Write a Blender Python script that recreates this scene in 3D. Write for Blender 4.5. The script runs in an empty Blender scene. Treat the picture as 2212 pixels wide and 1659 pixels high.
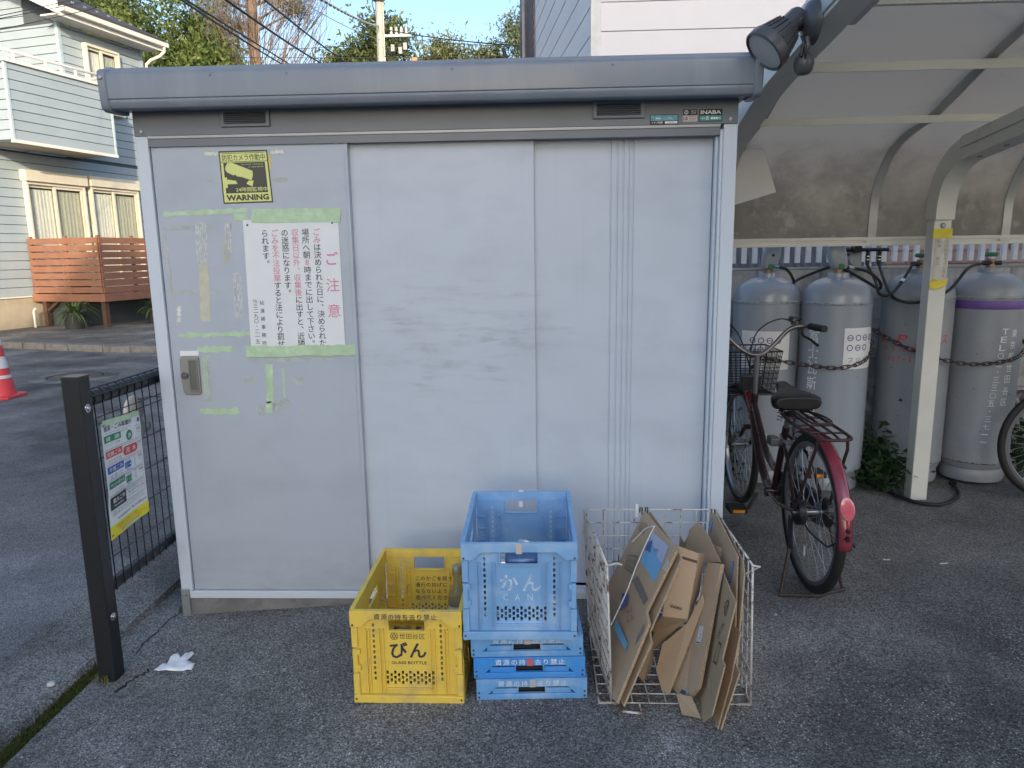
import bpy, bmesh, math, random
import numpy as np
from mathutils import Vector, Matrix
S = bpy.context.scene
COL = S.collection
RAD = math.radians
random.seed(7)

# ------------------------------------------------------------------ camera, sky, sun, exposure
CAMP = (1.49055941, -2.74126032, 1.39462161)
YAW, PITCH, ROLL = -0.03850444, 0.1799459, -0.01518413
cam = bpy.data.cameras.new("camera")
camo = bpy.data.objects.new("camera", cam); COL.objects.link(camo)
fw = Vector((math.sin(YAW)*math.cos(PITCH), math.cos(YAW)*math.cos(PITCH), -math.sin(PITCH)))
rt0 = Vector((math.cos(YAW), -math.sin(YAW), 0)); up0 = rt0.cross(fw)
rt = rt0*math.cos(ROLL) + up0*math.sin(ROLL); up = -rt0*math.sin(ROLL) + up0*math.cos(ROLL)
mw = Matrix((rt, up, -fw)).transposed().to_4x4(); mw.translation = CAMP
camo.matrix_world = mw
cam.sensor_fit = 'HORIZONTAL'; cam.sensor_width = 36.0; cam.lens = 36.0*1560/2212
cam.clip_start = 0.05; cam.clip_end = 2000
S.camera = camo

SUN_AZ, SUN_EL = RAD(162.0), RAD(15.5)          # from +Y towards +X
world = bpy.data.worlds.new("World"); S.world = world; world.use_nodes = True
wn = world.node_tree.nodes; wl = world.node_tree.links
sky = wn.new("ShaderNodeTexSky"); sky.sky_type = 'NISHITA'; sky.sun_disc = False
sky.sun_elevation = SUN_EL; sky.sun_rotation = SUN_AZ
sky.air_density = 1.0; sky.dust_density = 3.0; sky.ozone_density = 2.2; sky.altitude = 40
wl.new(sky.outputs[0], wn["Background"].inputs[0]); wn["Background"].inputs[1].default_value = 0.15
sun = bpy.data.lights.new("sun", 'SUN'); sun.energy = 2.0; sun.angle = RAD(0.6); sun.color = (1.0, 0.86, 0.66)
suno = bpy.data.objects.new("sun", sun); COL.objects.link(suno)
sdir = Vector((math.sin(SUN_AZ)*math.cos(SUN_EL), math.cos(SUN_AZ)*math.cos(SUN_EL), math.sin(SUN_EL)))
suno.rotation_euler = sdir.to_track_quat('Z', 'Y').to_euler(); suno.location = sdir*40
S.view_settings.view_transform = 'Standard'; S.view_settings.look = 'None'
S.view_settings.gamma = 1.0; S.view_settings.use_curve_mapping = False
S.view_settings.exposure = 1.3
S.render.engine = 'CYCLES'
S.cycles.use_denoising = True
S.cycles.max_bounces = 8; S.cycles.diffuse_bounces = 4; S.cycles.transparent_max_bounces = 12

# ------------------------------------------------------------------ helpers
def V(*a): return Vector(a)

class MB:
    def __init__(s): s.v = []; s.f = []; s.m = []
    def add(s, vs, fs, mi=0):
        o = len(s.v); s.v.extend(tuple(p) for p in vs)
        s.f.extend(tuple(o+i for i in f) for f in fs); s.m.extend([mi]*len(fs)); return s
    def box(s, x0, x1, y0, y1, z0, z1, mi=0):
        vs = [(x, y, z) for x in (x0, x1) for y in (y0, y1) for z in (z0, z1)]
        return s.add(vs, [(0,1,3,2),(4,6,7,5),(0,4,5,1),(2,3,7,6),(0,2,6,4),(1,5,7,3)], mi)
    def obox(s, c, ax, ay, az, mi=0):            # centre and three half vectors
        c, ax, ay, az = Vector(c), Vector(ax), Vector(ay), Vector(az)
        vs = [c+i*ax+j*ay+k*az for i in (-1,1) for j in (-1,1) for k in (-1,1)]
        return s.add(vs, [(0,1,3,2),(4,6,7,5),(0,4,5,1),(2,3,7,6),(0,2,6,4),(1,5,7,3)], mi)
    def bar(s, p, q, w, h, upv=(0,0,1), mi=0):   # rectangular bar from p to q
        p, q = Vector(p), Vector(q); d = q-p; u = Vector(upv)
        sd = d.cross(u).normalized(); u = sd.cross(d).normalized()
        return s.obox((p+q)/2, d/2, sd*w/2, u*h/2, mi)
    def tube(s, pts, r, n=8, closed=False, mi=0, cap=True):
        pts = [Vector(p) for p in pts]; k = len(pts)
        rs = r if isinstance(r, (list, tuple)) else [r]*k
        vs = []; prev = None
        for i in range(k):
            if closed: t = pts[(i+1) % k]-pts[i-1]
            else: t = pts[min(i+1, k-1)]-pts[max(i-1, 0)]
            if t.length < 1e-9: t = Vector((0,0,1))
            t.normalize()
            if prev is None:
                a = Vector((0,0,1)) if abs(t.z) < .9 else Vector((1,0,0)); nrm = t.cross(a).normalized()
            else:
                nrm = prev - t*prev.dot(t)
                nrm = nrm.normalized() if nrm.length > 1e-6 else t.orthogonal().normalized()
            prev = nrm; b = t.cross(nrm)
            for j in range(n):
                an = 2*math.pi*j/n; vs.append(pts[i]+(nrm*math.cos(an)+b*math.sin(an))*rs[i])
        fs = []
        for i in range(k if closed else k-1):
            i2 = (i+1) % k
            for j in range(n):
                j2 = (j+1) % n; fs.append((i*n+j, i*n+j2, i2*n+j2, i2*n+j))
        if cap and not closed:
            fs.append(tuple(range(n-1, -1, -1))); fs.append(tuple((k-1)*n+j for j in range(n)))
        return s.add(vs, fs, mi)
    def lathe(s, prof, n=24, c=(0,0,0), ax='z', mi=0, a0=0, a1=None):
        full = a1 is None; a1 = 2*math.pi if full else a1
        vs = []; m = n if full else n+1
        for i in range(m):
            a = a0+(a1-a0)*i/n
            for r, z in prof:
                p = (r*math.cos(a), r*math.sin(a), z)
                if ax == 'x': p = (p[2], p[0], p[1])
                elif ax == 'y': p = (p[0], p[2], p[1])
                vs.append((p[0]+c[0], p[1]+c[1], p[2]+c[2]))
        k = len(prof); fs = []
        for i in range(n):
            i2 = (i+1) % m
            for j in range(k-1): fs.append((i*k+j, i2*k+j, i2*k+j+1, i*k+j+1))
        return s.add(vs, fs, mi)
    def prism(s, poly, off, mi=0):               # planar 3D polygon swept by a vector
        off = Vector(off); a = [Vector(p) for p in poly]; n = len(a)
        vs = a+[p+off for p in a]
        fs = [tuple(range(n-1, -1, -1)), tuple(range(n, 2*n))]+[(i, (i+1) % n, n+(i+1) % n, n+i) for i in range(n)]
        return s.add(vs, fs, mi)
    def extrude_profile(s, prof, x0, x1, mi=0):  # (y,z) closed profile along x
        return s.prism([(x0, y, z) for y, z in prof], (x1-x0, 0, 0), mi)
    def holes(s, W, H, T, hs, fn, mi=0):         # plate W x H x T with rectangular holes; fn(u,v,w)->xyz
        us = sorted({0, W} | {round(h[i], 5) for h in hs for i in (0, 2)}); vz = sorted({0, H} | {round(h[i], 5) for h in hs for i in (1, 3)})
        us = [u for u in us if 0 <= u <= W]; vz = [z for z in vz if 0 <= z <= H]
        solid = [[not any(h[0]-1e-6 <= (us[i]+us[i+1])/2 <= h[2]+1e-6 and h[1]-1e-6 <= (vz[j]+vz[j+1])/2 <= h[3]+1e-6 for h in hs)
                  for j in range(len(vz)-1)] for i in range(len(us)-1)]
        nu, nv = len(us)-1, len(vz)-1; idx = {}; vs = []; fs = []
        def P(i, j, w):
            k = (i, j, w)
            if k not in idx: idx[k] = len(vs); vs.append(fn(us[i], vz[j], w*T))
            return idx[k]
        for i in range(nu):
            for j in range(nv):
                if not solid[i][j]: continue
                fs.append((P(i,j,0), P(i+1,j,0), P(i+1,j+1,0), P(i,j+1,0)))
                fs.append((P(i,j,1), P(i,j+1,1), P(i+1,j+1,1), P(i+1,j,1)))
                if i == 0 or not solid[i-1][j]: fs.append((P(i,j,0), P(i,j+1,0), P(i,j+1,1), P(i,j,1)))
                if i == nu-1 or not solid[i+1][j]: fs.append((P(i+1,j,0), P(i+1,j,1), P(i+1,j+1,1), P(i+1,j+1,0)))
                if j == 0 or not solid[i][j-1]: fs.append((P(i,j,0), P(i,j,1), P(i+1,j,1), P(i+1,j,0)))
                if j == nv-1 or not solid[i][j+1]: fs.append((P(i,j+1,0), P(i+1,j+1,0), P(i+1,j+1,1), P(i,j+1,1)))
        return s.add(vs, fs, mi)
    def mesh(s, name, mats, smooth=None, fixn=True):
        me = bpy.data.meshes.new(name); me.from_pydata(s.v, [], s.f)
        for m in (mats if isinstance(mats, (list, tuple)) else [mats]): me.materials.append(m)
        me.polygons.foreach_set("material_index", s.m)
        if fixn and len(s.f) < 30000:
            bm = bmesh.new(); bm.from_mesh(me); bmesh.ops.recalc_face_normals(bm, faces=bm.faces); bm.to_mesh(me); bm.free()
        if smooth is not None:
            me.shade_smooth(); me.set_sharp_from_angle(angle=RAD(smooth))
        me.update(); return me
    def build(s, name, mats, parent=None, smooth=None, bevel=0, loc=None, rot=None, fixn=True):
        o = bpy.data.objects.new(name, s.mesh(name, mats, smooth, fixn)); COL.objects.link(o)
        if parent is not None: o.parent = parent
        if loc is not None: o.location = loc
        if rot is not None: o.rotation_euler = rot
        if bevel:
            b = o.modifiers.new("bevel", 'BEVEL'); b.width = bevel; b.segments = 2; b.limit_method = 'ANGLE'; b.angle_limit = RAD(40)
        return o

def tag(o, label, cat, group=None):
    o['label'] = label; o['category'] = cat
    if group: o['group'] = group
    return o
def struct(o, kind='structure'): o['kind'] = kind; return o
def thing(name, label, cat, loc=(0,0,0), rz=0, group=None):
    o = bpy.data.objects.new(name, None); COL.objects.link(o); o.empty_display_size = .1
    o.location = loc; o.rotation_euler = (0, 0, rz); return tag(o, label, cat, group)
def inst(src, parent, loc=None, rot=None, name=None):
    o = src.copy(); COL.objects.link(o); o.parent = parent
    if loc is not None: o.location = loc
    if rot is not None: o.rotation_euler = rot
    if name: o.name = name
    return o

# ---- materials
def mat(name, col, rough=.5, metal=0.0, var=.12, vscale=6, col2=None, c2scale=3, c2lo=.55, c2hi=.7, bump=0, bscale=120, spec=.5,
        rvar=0, coat=0, alpha=None, trans=0, streak=None, detail=4):
    m = bpy.data.materials.new(name); m.use_nodes = True; nt = m.node_tree; N = nt.nodes; L = nt.links
    b = N["Principled BSDF"]; tc = N.new("ShaderNodeTexCoord")
    def noise(sc, det=detail, vec=None):
        n = N.new("ShaderNodeTexNoise"); n.inputs["Scale"].default_value = sc; n.inputs["Detail"].default_value = det
        n.inputs["Roughness"].default_value = .6
        L.new(vec or tc.outputs["Object"], n.inputs["Vector"]); return n
    def ramp(inp, lo, hi, a=(0,0,0,1), c=(1,1,1,1)):
        r = N.new("ShaderNodeValToRGB"); r.color_ramp.elements[0].position = lo; r.color_ramp.elements[1].position = hi
        r.color_ramp.elements[0].color = a; r.color_ramp.elements[1].color = c; L.new(inp, r.inputs[0]); return r
    def mix(fac, a, c, bt='MIX'):
        x = N.new("ShaderNodeMix"); x.data_type = 'RGBA'; x.blend_type = bt
        if isinstance(fac, float): x.inputs[0].default_value = fac
        else: L.new(fac, x.inputs[0])
        for k, q in ((6, a), (7, c)):
            if isinstance(q, tuple): x.inputs[k].default_value = (*q[:3], 1)
            else: L.new(q, x.inputs[k])
        return x.outputs[2]
    m.diffuse_color = (*col, 1)
    n1 = noise(vscale)
    lo = tuple(c*(1-var) for c in col); hi = tuple(min(1, c*(1+var)) for c in col)
    r1 = ramp(n1.outputs["Fac"], .3, .7, (*lo, 1), (*hi, 1)); out = r1.outputs[0]
    if col2 is not None:
        vec = None
        if streak:
            mp = N.new("ShaderNodeMapping"); mp.inputs["Scale"].default_value = streak; L.new(tc.outputs["Object"], mp.inputs[0]); vec = mp.outputs[0]
        n2 = noise(c2scale, 6, vec); r2 = ramp(n2.outputs["Fac"], c2lo, c2hi)
        out = mix(r2.outputs[0], out, col2)
    L.new(out, b.inputs["Base Color"])
    b.inputs["Roughness"].default_value = rough; b.inputs["Metallic"].default_value = metal
    b.inputs["Specular IOR Level"].default_value = spec
    if coat: b.inputs["Coat Weight"].default_value = coat; b.inputs["Coat Roughness"].default_value = .08
    if rvar:
        n3 = noise(vscale*2.3); mr = N.new("ShaderNodeMapRange"); mr.inputs[3].default_value = max(.02, rough-rvar); mr.inputs[4].default_value = min(1, rough+rvar)
        L.new(n3.outputs["Fac"], mr.inputs[0]); L.new(mr.outputs[0], b.inputs["Roughness"])
    if bump:
        n4 = noise(bscale); bp = N.new("ShaderNodeBump"); bp.inputs["Strength"].default_value = bump; bp.inputs["Distance"].default_value = .004
        L.new(n4.outputs["Fac"], bp.inputs["Height"]); L.new(bp.outputs[0], b.inputs["Normal"])
    if alpha is not None: b.inputs["Alpha"].default_value = alpha
    if trans: b.inputs["Transmission Weight"].default_value = trans
    m["_n"] = 1
    return m

# ---- lettering: glyph outlines from Blender's built-in font, kept as flat mesh
_tc = bpy.data.curves.new("glyph_source", 'FONT'); _to = bpy.data.objects.new("glyph_source", _tc); COL.objects.link(_to)
_tc.resolution_u = 2; _tc.size = 1
_gc = {}
def glyph(body, bold=0.0):
    if any(ord(c) >= 0x4e00 for c in body): bold = min(bold, .005)   # dense characters close up when fattened
    k = (body, bold)
    if k not in _gc:
        _tc.body = body; _tc.offset = bold
        bpy.context.view_layer.update()
        dg = bpy.context.evaluated_depsgraph_get(); e = _to.evaluated_get(dg); me = e.to_mesh()
        vs = [(v.co.x, v.co.y) for v in me.vertices]; fs = [tuple(p.vertices) for p in me.polygons]; e.to_mesh_clear()
        if vs:
            xs = [a for a, b in vs]; ys = [b for a, b in vs]; bb = (min(xs), max(xs), min(ys), max(ys))
        else: bb = (0, 0, 0, 0)
        _gc[k] = (vs, fs, bb)
    return _gc[k]
class Ink:
    def __init__(s): s.v = []; s.f = []
    def word(s, body, u, v, h=None, w=None, size=None, bold=0.0, align='c', rot=0, shear=0):
        """centre (u,v) of the printed extents; height h and/or width w of the extents, or em size"""
        vs, fs, (x0, x1, y0, y1) = glyph(body, bold)
        if not vs: return s
        sy = size if size else (h/(y1-y0) if h else w/(x1-x0)); sx = sy if not (w and (h or size)) else w/(x1-x0)
        cx = {'c': (x0+x1)/2, 'l': x0, 'r': x1}[align]; cy = (y0+y1)/2; o = len(s.v); c, sn = math.cos(rot), math.sin(rot)
        for a, b in vs:
            p, q = (a-cx)*sx, (b-cy)*sy; p += shear*q; s.v.append((u+p*c-q*sn, v+p*sn+q*c))
        s.f.extend(tuple(o+i for i in f) for f in fs); return s
    def cell(s, ch, u, v, em, bold=0.0):         # one full-width character whose em box is centred on (u,v)
        vs, fs, bb = glyph(ch, bold)
        if not vs: return s
        o = len(s.v)
        if ch in '、。': cx, cy = .5-.55, .38-.5
        elif ch.isascii(): cx, cy = (bb[0]+bb[1])/2, (bb[2]+bb[3])/2
        else: cx, cy = .5, .38
        for a, b in vs: s.v.append((u+(a-cx)*em, v+(b-cy)*em))
        s.f.extend(tuple(o+i for i in f) for f in fs); return s
    def column(s, text, u, v0, pitch, em, bold=0.0):
        for i, ch in enumerate(text): s.cell(ch, u, v0-(i+.5)*pitch, em, bold)
        return s
    def rect(s, u0, v0, u1, v1):
        o = len(s.v); s.v += [(u0, v0), (u1, v0), (u1, v1), (u0, v1)]; s.f.append((o, o+1, o+2, o+3)); return s
    def frame(s, u0, v0, u1, v1, t):
        s.rect(u0, v0, u1, v0+t); s.rect(u0, v1-t, u1, v1); s.rect(u0, v0+t, u0+t, v1-t); return s.rect(u1-t, v0+t, u1, v1-t)
    def poly(s, pts):
        o = len(s.v); s.v += list(pts); s.f.append(tuple(range(o, o+len(pts)))); return s
    def disc(s, u, v, r, n=20, ru=None):
        return s.poly([(u+(ru or r)*math.cos(2*math.pi*i/n), v+r*math.sin(2*math.pi*i/n)) for i in range(n)])
    def ring(s, u, v, r, t, n=24):
        o = len(s.v)
        for i in range(n):
            a = 2*math.pi*i/n; s.v += [(u+r*math.cos(a), v+r*math.sin(a)), (u+(r-t)*math.cos(a), v+(r-t)*math.sin(a))]
        for i in range(n):
            j = (i+1) % n; s.f.append((o+2*i, o+2*j, o+2*j+1, o+2*i+1))
        return s
    def build(s, name, m, parent, fn):
        mb = MB(); mb.add([fn(a, b) for a, b in s.v], s.f); o = mb.build(name, m, parent, fixn=False)
        if name in ('lettering', 'logo', 'black_print', 'red_lettering', 'white_lettering', 'black_lettering', 'orange_lettering', 'yellow_print', 'icons', 'barcode', 'rust_line'): o['kind'] = 'stuff'
        return o

def rough_strip(x0, x1, z0, z1, y, jag=.004, seed=0, n=14, slope=0):
    """ragged tape outline on a plane y = const"""
    rg = random.Random(seed); top = []; bot = []
    for i in range(n+1):
        t = i/n; x = x0+(x1-x0)*t
        top.append((x, y, z1+slope*t+rg.uniform(-jag, jag))); bot.append((x, y, z0+slope*t+rg.uniform(-jag, jag)))
    for L_ in (top, bot):
        L_[0] = (L_[0][0]+rg.uniform(-jag, jag), y, L_[0][2]); L_[-1] = (L_[-1][0]+rg.uniform(-jag, jag), y, L_[-1][2])
    m = MB(); k = len(top)
    m.add(top+bot, [(i, k+i, k+i+1, i+1) for i in range(k-1)]); return m
# ------------------------------------------------------------------ shared materials
M = {}
def shed_paint(name, smear=False, k=1.0):
    m = mat(name, tuple(c*k for c in (.475,.535,.625)), .45, var=.035, vscale=1.6, rvar=.08, col2=tuple(c*k for c in (.405,.46,.545)), c2scale=2.4, c2lo=.48, c2hi=.80, streak=(1.2,1,2.2))
    nt = m.node_tree; N = nt.nodes; L = nt.links; b = N["Principled BSDF"]; src = b.inputs["Base Color"].links[0].from_socket
    tc = N.new("ShaderNodeTexCoord")
    def math_(op, a, c):
        x = N.new("ShaderNodeMath"); x.operation = op
        for i, q in enumerate((a, c)):
            if isinstance(q, (int, float)): x.inputs[i].default_value = q
            else: L.new(q, x.inputs[i])
        return x.outputs[0]
    def streak(scale, rot, lo, hi, sc=1.0, det=5):
        mp = N.new("ShaderNodeMapping"); mp.inputs["Scale"].default_value = scale; mp.inputs["Rotation"].default_value = (0, rot, 0); L.new(tc.outputs["Object"], mp.inputs[0])
        n = N.new("ShaderNodeTexNoise"); n.inputs["Scale"].default_value = sc; n.inputs["Detail"].default_value = det; n.inputs["Roughness"].default_value = .6; L.new(mp.outputs[0], n.inputs["Vector"])
        r = N.new("ShaderNodeMapRange"); r.inputs[1].default_value = lo; r.inputs[2].default_value = hi; L.new(n.outputs["Fac"], r.inputs[0]); return r.outputs[0]
    # thin dust runs down the sheet, splashes near the foot
    d = math_('MULTIPLY', streak((26,1,1.1), 0, .58, .80), .13)
    sp = N.new("ShaderNodeSeparateXYZ"); L.new(tc.outputs["Object"], sp.inputs[0])
    ft = N.new("ShaderNodeMapRange"); ft.inputs[1].default_value = .30; ft.inputs[2].default_value = .04; L.new(sp.outputs[2], ft.inputs[0])
    d = math_('MAXIMUM', d, math_('MULTIPLY', math_('MULTIPLY', ft.outputs[0], streak((9,1,16), 0, .42, .7)), .45))
    if smear:                                    # hand smears where people push the doors
        gx = N.new("ShaderNodeMath"); gx.operation = 'SUBTRACT'; L.new(sp.outputs[0], gx.inputs[0]); gx.inputs[1].default_value = 1.17
        gz = N.new("ShaderNodeMath"); gz.operation = 'SUBTRACT'; L.new(sp.outputs[2], gz.inputs[0]); gz.inputs[1].default_value = 1.08
        e = math_('ADD', math_('POWER', math_('DIVIDE', gx.outputs[0], .52), 2), math_('POWER', math_('DIVIDE', gz.outputs[0], .30), 2))
        w = N.new("ShaderNodeMapRange"); w.inputs[1].default_value = 1.0; w.inputs[2].default_value = .1; L.new(e, w.inputs[0])
        s1 = math_('MAXIMUM', streak((4,1,24), .16, .50, .62), math_('MULTIPLY', streak((4,1,20), -.45, .52, .66), .8)); s2 = streak((7,1,7), 0, .47, .62)
        d = math_('MAXIMUM', d, math_('MULTIPLY', math_('MULTIPLY', s1, w.outputs[0]), math_('ADD', math_('MULTIPLY', s2, .45), .25)))
    mx = N.new("ShaderNodeMix"); mx.data_type = 'RGBA'; L.new(d, mx.inputs[0]); L.new(src, mx.inputs[6]); mx.inputs[7].default_value = (.27,.295,.34,1); L.new(mx.outputs[2], b.inputs["Base Color"]); return m
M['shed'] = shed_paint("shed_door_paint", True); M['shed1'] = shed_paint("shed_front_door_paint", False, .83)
M['shed_post'] = mat("shed_post_paint", (.54,.60,.68), .42, var=.03, vscale=3, rvar=.06)
M['shed_dark'] = mat("shed_roof_paint", (.19,.22,.265), .36, var=.05, vscale=2.5, rvar=.10, coat=.08, col2=(.25,.28,.32), c2scale=2.0, c2lo=.52, c2hi=.82, streak=(5,1,.7))
M['shed_head'] = mat("shed_header_paint", (.145,.165,.195), .42, var=.05, vscale=3, rvar=.08, coat=.0)
M['alu'] = mat("weathered_aluminium", (.50,.51,.50), .42, metal=.35, var=.06, vscale=8, rvar=.1, col2=(.34,.34,.32), c2scale=5, c2lo=.58, c2hi=.8)
M['alu_white'] = mat("pale_aluminium", (.66,.66,.62), .45, metal=.1, var=.05, vscale=6, col2=(.45,.45,.41), c2scale=6, c2lo=.6, c2hi=.8)
M['galv'] = mat("galvanised_steel", (.36,.38,.39), .45, metal=.7, var=.15, vscale=30, rvar=.12)
M['concrete'] = mat("weathered_concrete", (.17,.175,.17), .9, var=.3, vscale=14, col2=(.085,.088,.08), c2scale=7, c2lo=.5, c2hi=.7, bump=.5, bscale=90)
M['black'] = mat("black_paint", (.012,.014,.017), .38, var=.15, vscale=20, rvar=.08)
M['black_rubber'] = mat("black_rubber", (.014,.014,.015), .65, var=.2, vscale=30)
M['white'] = mat("white_paint", (.74,.75,.75), .5, var=.04, vscale=8)
M['paper'] = mat("white_paper", (.70,.73,.76), .55, var=.03, vscale=9)
M['ink'] = mat("dark_ink", (.03,.033,.045), .6, var=.05)
M['ink_pink'] = mat("faded_red_ink", (.62,.24,.33), .6, var=.05)
M['ink_red'] = mat("red_ink", (.55,.075,.075), .6, var=.08)
M['ink_green'] = mat("green_ink", (.03,.22,.12), .6, var=.05)
M['ink_blue'] = mat("blue_ink", (.03,.09,.40), .6, var=.05)
M['ink_yellow'] = mat("yellow_ink", (.78,.66,.03), .55, var=.05)
M['ink_white'] = mat("white_ink", (.78,.80,.82), .6, var=.03)
M['ink_grey'] = mat("grey_ink", (.25,.26,.28), .6, var=.05)
M['ink_orange'] = mat("orange_ink", (.75,.22,.04), .6, var=.05)
M['tape'] = mat("green_tape", (.42,.58,.39), .5, var=.12, vscale=25, col2=(.56,.68,.53), c2scale=14)
M['tape_old'] = mat("old_adhesive", (.40,.44,.44), .6, var=.15, vscale=40)
M['tape_white'] = mat("paper_tape_remains", (.66,.67,.62), .7, var=.1, vscale=30)
M['tape_beige'] = mat("beige_tape_remains", (.52,.52,.42), .7, var=.1, vscale=30)
M['steel'] = mat("polished_steel", (.55,.56,.57), .22, metal=1, var=.06)
M['rust'] = mat("rusted_steel", (.09,.045,.03), .8, var=.4, vscale=40)
M['glass'] = mat("window_glass", (.035,.05,.045), .06, var=.1, spec=.7)

def ground_z(x):
    if x >= 1.05: return 0.0
    if x >= -.11: return -.0761+.0725*x
    return -.084
# ---- asphalt: dark binder with pale chips
def asphalt(name, base, chip, amount, scale, bump, patch=None, pscale=.8, fine=1.0, blend=None):
    m = bpy.data.materials.new(name); m.use_nodes = True; nt = m.node_tree; N = nt.nodes; L = nt.links; b = N["Principled BSDF"]
    tc = N.new("ShaderNodeTexCoord")
    def nz(s, d=3): 
        n = N.new("ShaderNodeTexNoise"); n.inputs["Scale"].default_value = s; n.inputs["Detail"].default_value = d; n.inputs["Roughness"].default_value = .65
        L.new(tc.outputs["Object"], n.inputs["Vector"]); return n.outputs["Fac"]
    def rmp(i, lo, hi, a, c):
        r = N.new("ShaderNodeValToRGB"); e = r.color_ramp.elements; e[0].position = lo; e[1].position = hi; e[0].color = (*a, 1); e[1].color = (*c, 1); L.new(i, r.inputs[0]); return r.outputs[0]
    def mx(f, a, c, bt='MIX'):
        x = N.new("ShaderNodeMix"); x.data_type = 'RGBA'; x.blend_type = bt
        if isinstance(f, float): x.inputs[0].default_value = f
        else: L.new(f, x.inputs[0])
        for k, q in ((6, a), (7, c)):
            if isinstance(q, tuple): x.inputs[k].default_value = (*q, 1)
            else: L.new(q, x.inputs[k])
        return x.outputs[2]
    vo = N.new("ShaderNodeTexVoronoi"); vo.inputs["Scale"].default_value = scale; vo.inputs["Randomness"].default_value = 1
    L.new(tc.outputs["Object"], vo.inputs["Vector"])
    sep = N.new("ShaderNodeSeparateColor"); L.new(vo.outputs["Color"], sep.inputs[0])
    base_c = rmp(nz(1.3, 9), .33, .68, tuple(c*.55 for c in base), tuple(c*1.45 for c in base))
    base_c = mx(.85, base_c, mx(1.0, base_c, rmp(nz(.75, 6), .36, .64, (.50,.50,.50), (1.62,1.60,1.56)), 'MULTIPLY'))
    if patch: base_c = mx(rmp(nz(pscale, 5), .48, .68, (0,0,0), (1,1,1)), base_c, patch)
    tone = mx(sep.outputs[1], tuple(c*.5 for c in chip), tuple(c*1.25 for c in chip))
    sel = rmp(sep.outputs[0], 1-amount, 1-amount+.04, (0,0,0), (1,1,1))
    near = rmp(vo.outputs["Distance"], .30, .42, (1,1,1), (0,0,0))
    if blend:                                     # the coarse surface gives way to a trowelled floor under the carport
        sy = N.new("ShaderNodeSeparateXYZ"); L.new(tc.outputs["Object"], sy.inputs[0]); ad = N.new("ShaderNodeMath"); ad.operation = 'MULTIPLY_ADD'; L.new(nz(2.2, 6), ad.inputs[0]); ad.inputs[1].default_value = .9; L.new(sy.outputs[1], ad.inputs[2])
        mk = rmp(ad.outputs[0], .25, .80, (0,0,0), (1,1,1)); base_c = mx(mk, base_c, rmp(nz(1.9, 8), .35, .7, tuple(c*.7 for c in blend), tuple(c*1.35 for c in blend)))
        sel = mx(mk, sel, (.10,.10,.10))
    mm = mx(1.0, sel, near, 'MULTIPLY'); wr = rmp(nz(2.6, 7), .40, .62, (.22,.22,.22), (1,1,1)); mm = mx(1.0, mm, wr, 'MULTIPLY')
    grain = rmp(nz(300*fine, 3), .36, .66, (.55,.55,.55), (1.5,1.5,1.5))
    v2 = N.new("ShaderNodeTexVoronoi"); v2.inputs["Scale"].default_value = scale*1.5; L.new(tc.outputs["Object"], v2.inputs["Vector"]); s2 = N.new("ShaderNodeSeparateColor"); L.new(v2.outputs["Color"], s2.inputs[0])
    cells = rmp(s2.outputs[0], .1, 1.0, (.38,.38,.38), (1.95,1.95,1.95))
    c = mx(1.0, base_c, grain, 'MULTIPLY'); c = mx(.8, c, mx(1.0, c, cells, 'MULTIPLY')); c = mx(mm, c, tone)
    L.new(c, b.inputs["Base Color"]); b.inputs["Roughness"].default_value = .82; b.inputs["Specular IOR Level"].default_value = .3
    h = N.new("ShaderNodeMath"); h.operation = 'MULTIPLY_ADD'; L.new(vo.outputs["Distance"], h.inputs[0]); h.inputs[1].default_value = -.6; L.new(nz(160*fine, 3), h.inputs[2])
    bp = N.new("ShaderNodeBump"); bp.inputs["Strength"].default_value = bump; bp.inputs["Distance"].default_value = .006
    L.new(h.outputs[0], bp.inputs["Height"]); L.new(bp.outputs[0], b.inputs["Normal"])
    return m
M['lot'] = asphalt("coarse_asphalt", (.150,.147,.143), (.62,.62,.61), .30, 135, 1.0, patch=(.12,.119,.118), blend=(.16,.158,.152))
M['slab'] = asphalt("worn_concrete_floor", (.17,.17,.165), (.27,.27,.265), .12, 190, .35, patch=(.26,.26,.25), pscale=1.3)
M['road'] = asphalt("road_asphalt", (.135,.135,.138), (.30,.30,.30), .20, 170, .8, patch=(.16,.16,.162), pscale=.5)
M['gutter'] = asphalt("gutter_concrete", (.128,.127,.124), (.38,.38,.37), .28, 125, 1.0, patch=(.20,.197,.19), pscale=1.5)
M['drive'] = asphalt("driveway_concrete", (.17,.16,.145), (.24,.22,.20), .12, 60, .3, patch=(.11,.105,.10), pscale=.7)

# ------------------------------------------------------------------ the ground
m = MB(); m.add([(-400,-400,-.16),(400,-400,-.16),(400,700,-.16),(-400,700,-.16)], [(0,1,2,3)])
struct(m.build("ground", M['drive']))
def sheet(xs, ys, fz, name, material):
    m = MB(); vs = [(x, y, fz(x, y)) for x in xs for y in ys]; k = len(ys)
    m.add(vs, [(i*k+j, (i+1)*k+j, (i+1)*k+j+1, i*k+j+1) for i in range(len(xs)-1) for j in range(k-1)])
    return struct(m.build(name, material, smooth=30))
_r = random.Random(3)
lot_xs = [-.11, 0, .2, .4, .6, .8, 1.05, 1.5, 2.2, 3.2, 4.5, 7, 12, 40]
sheet(lot_xs, [-40, -5, -3, -2, -1, -.5, 0, .35, .9, 2.06], lambda x, y: ground_z(x), "parking_lot", M['lot'])
sheet([-.11, .5, 1.05, 2.0, 12], [2.06, 3, 6, 12], lambda x, y: ground_z(x)-.002, "rear_yard", M['slab'])
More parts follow.
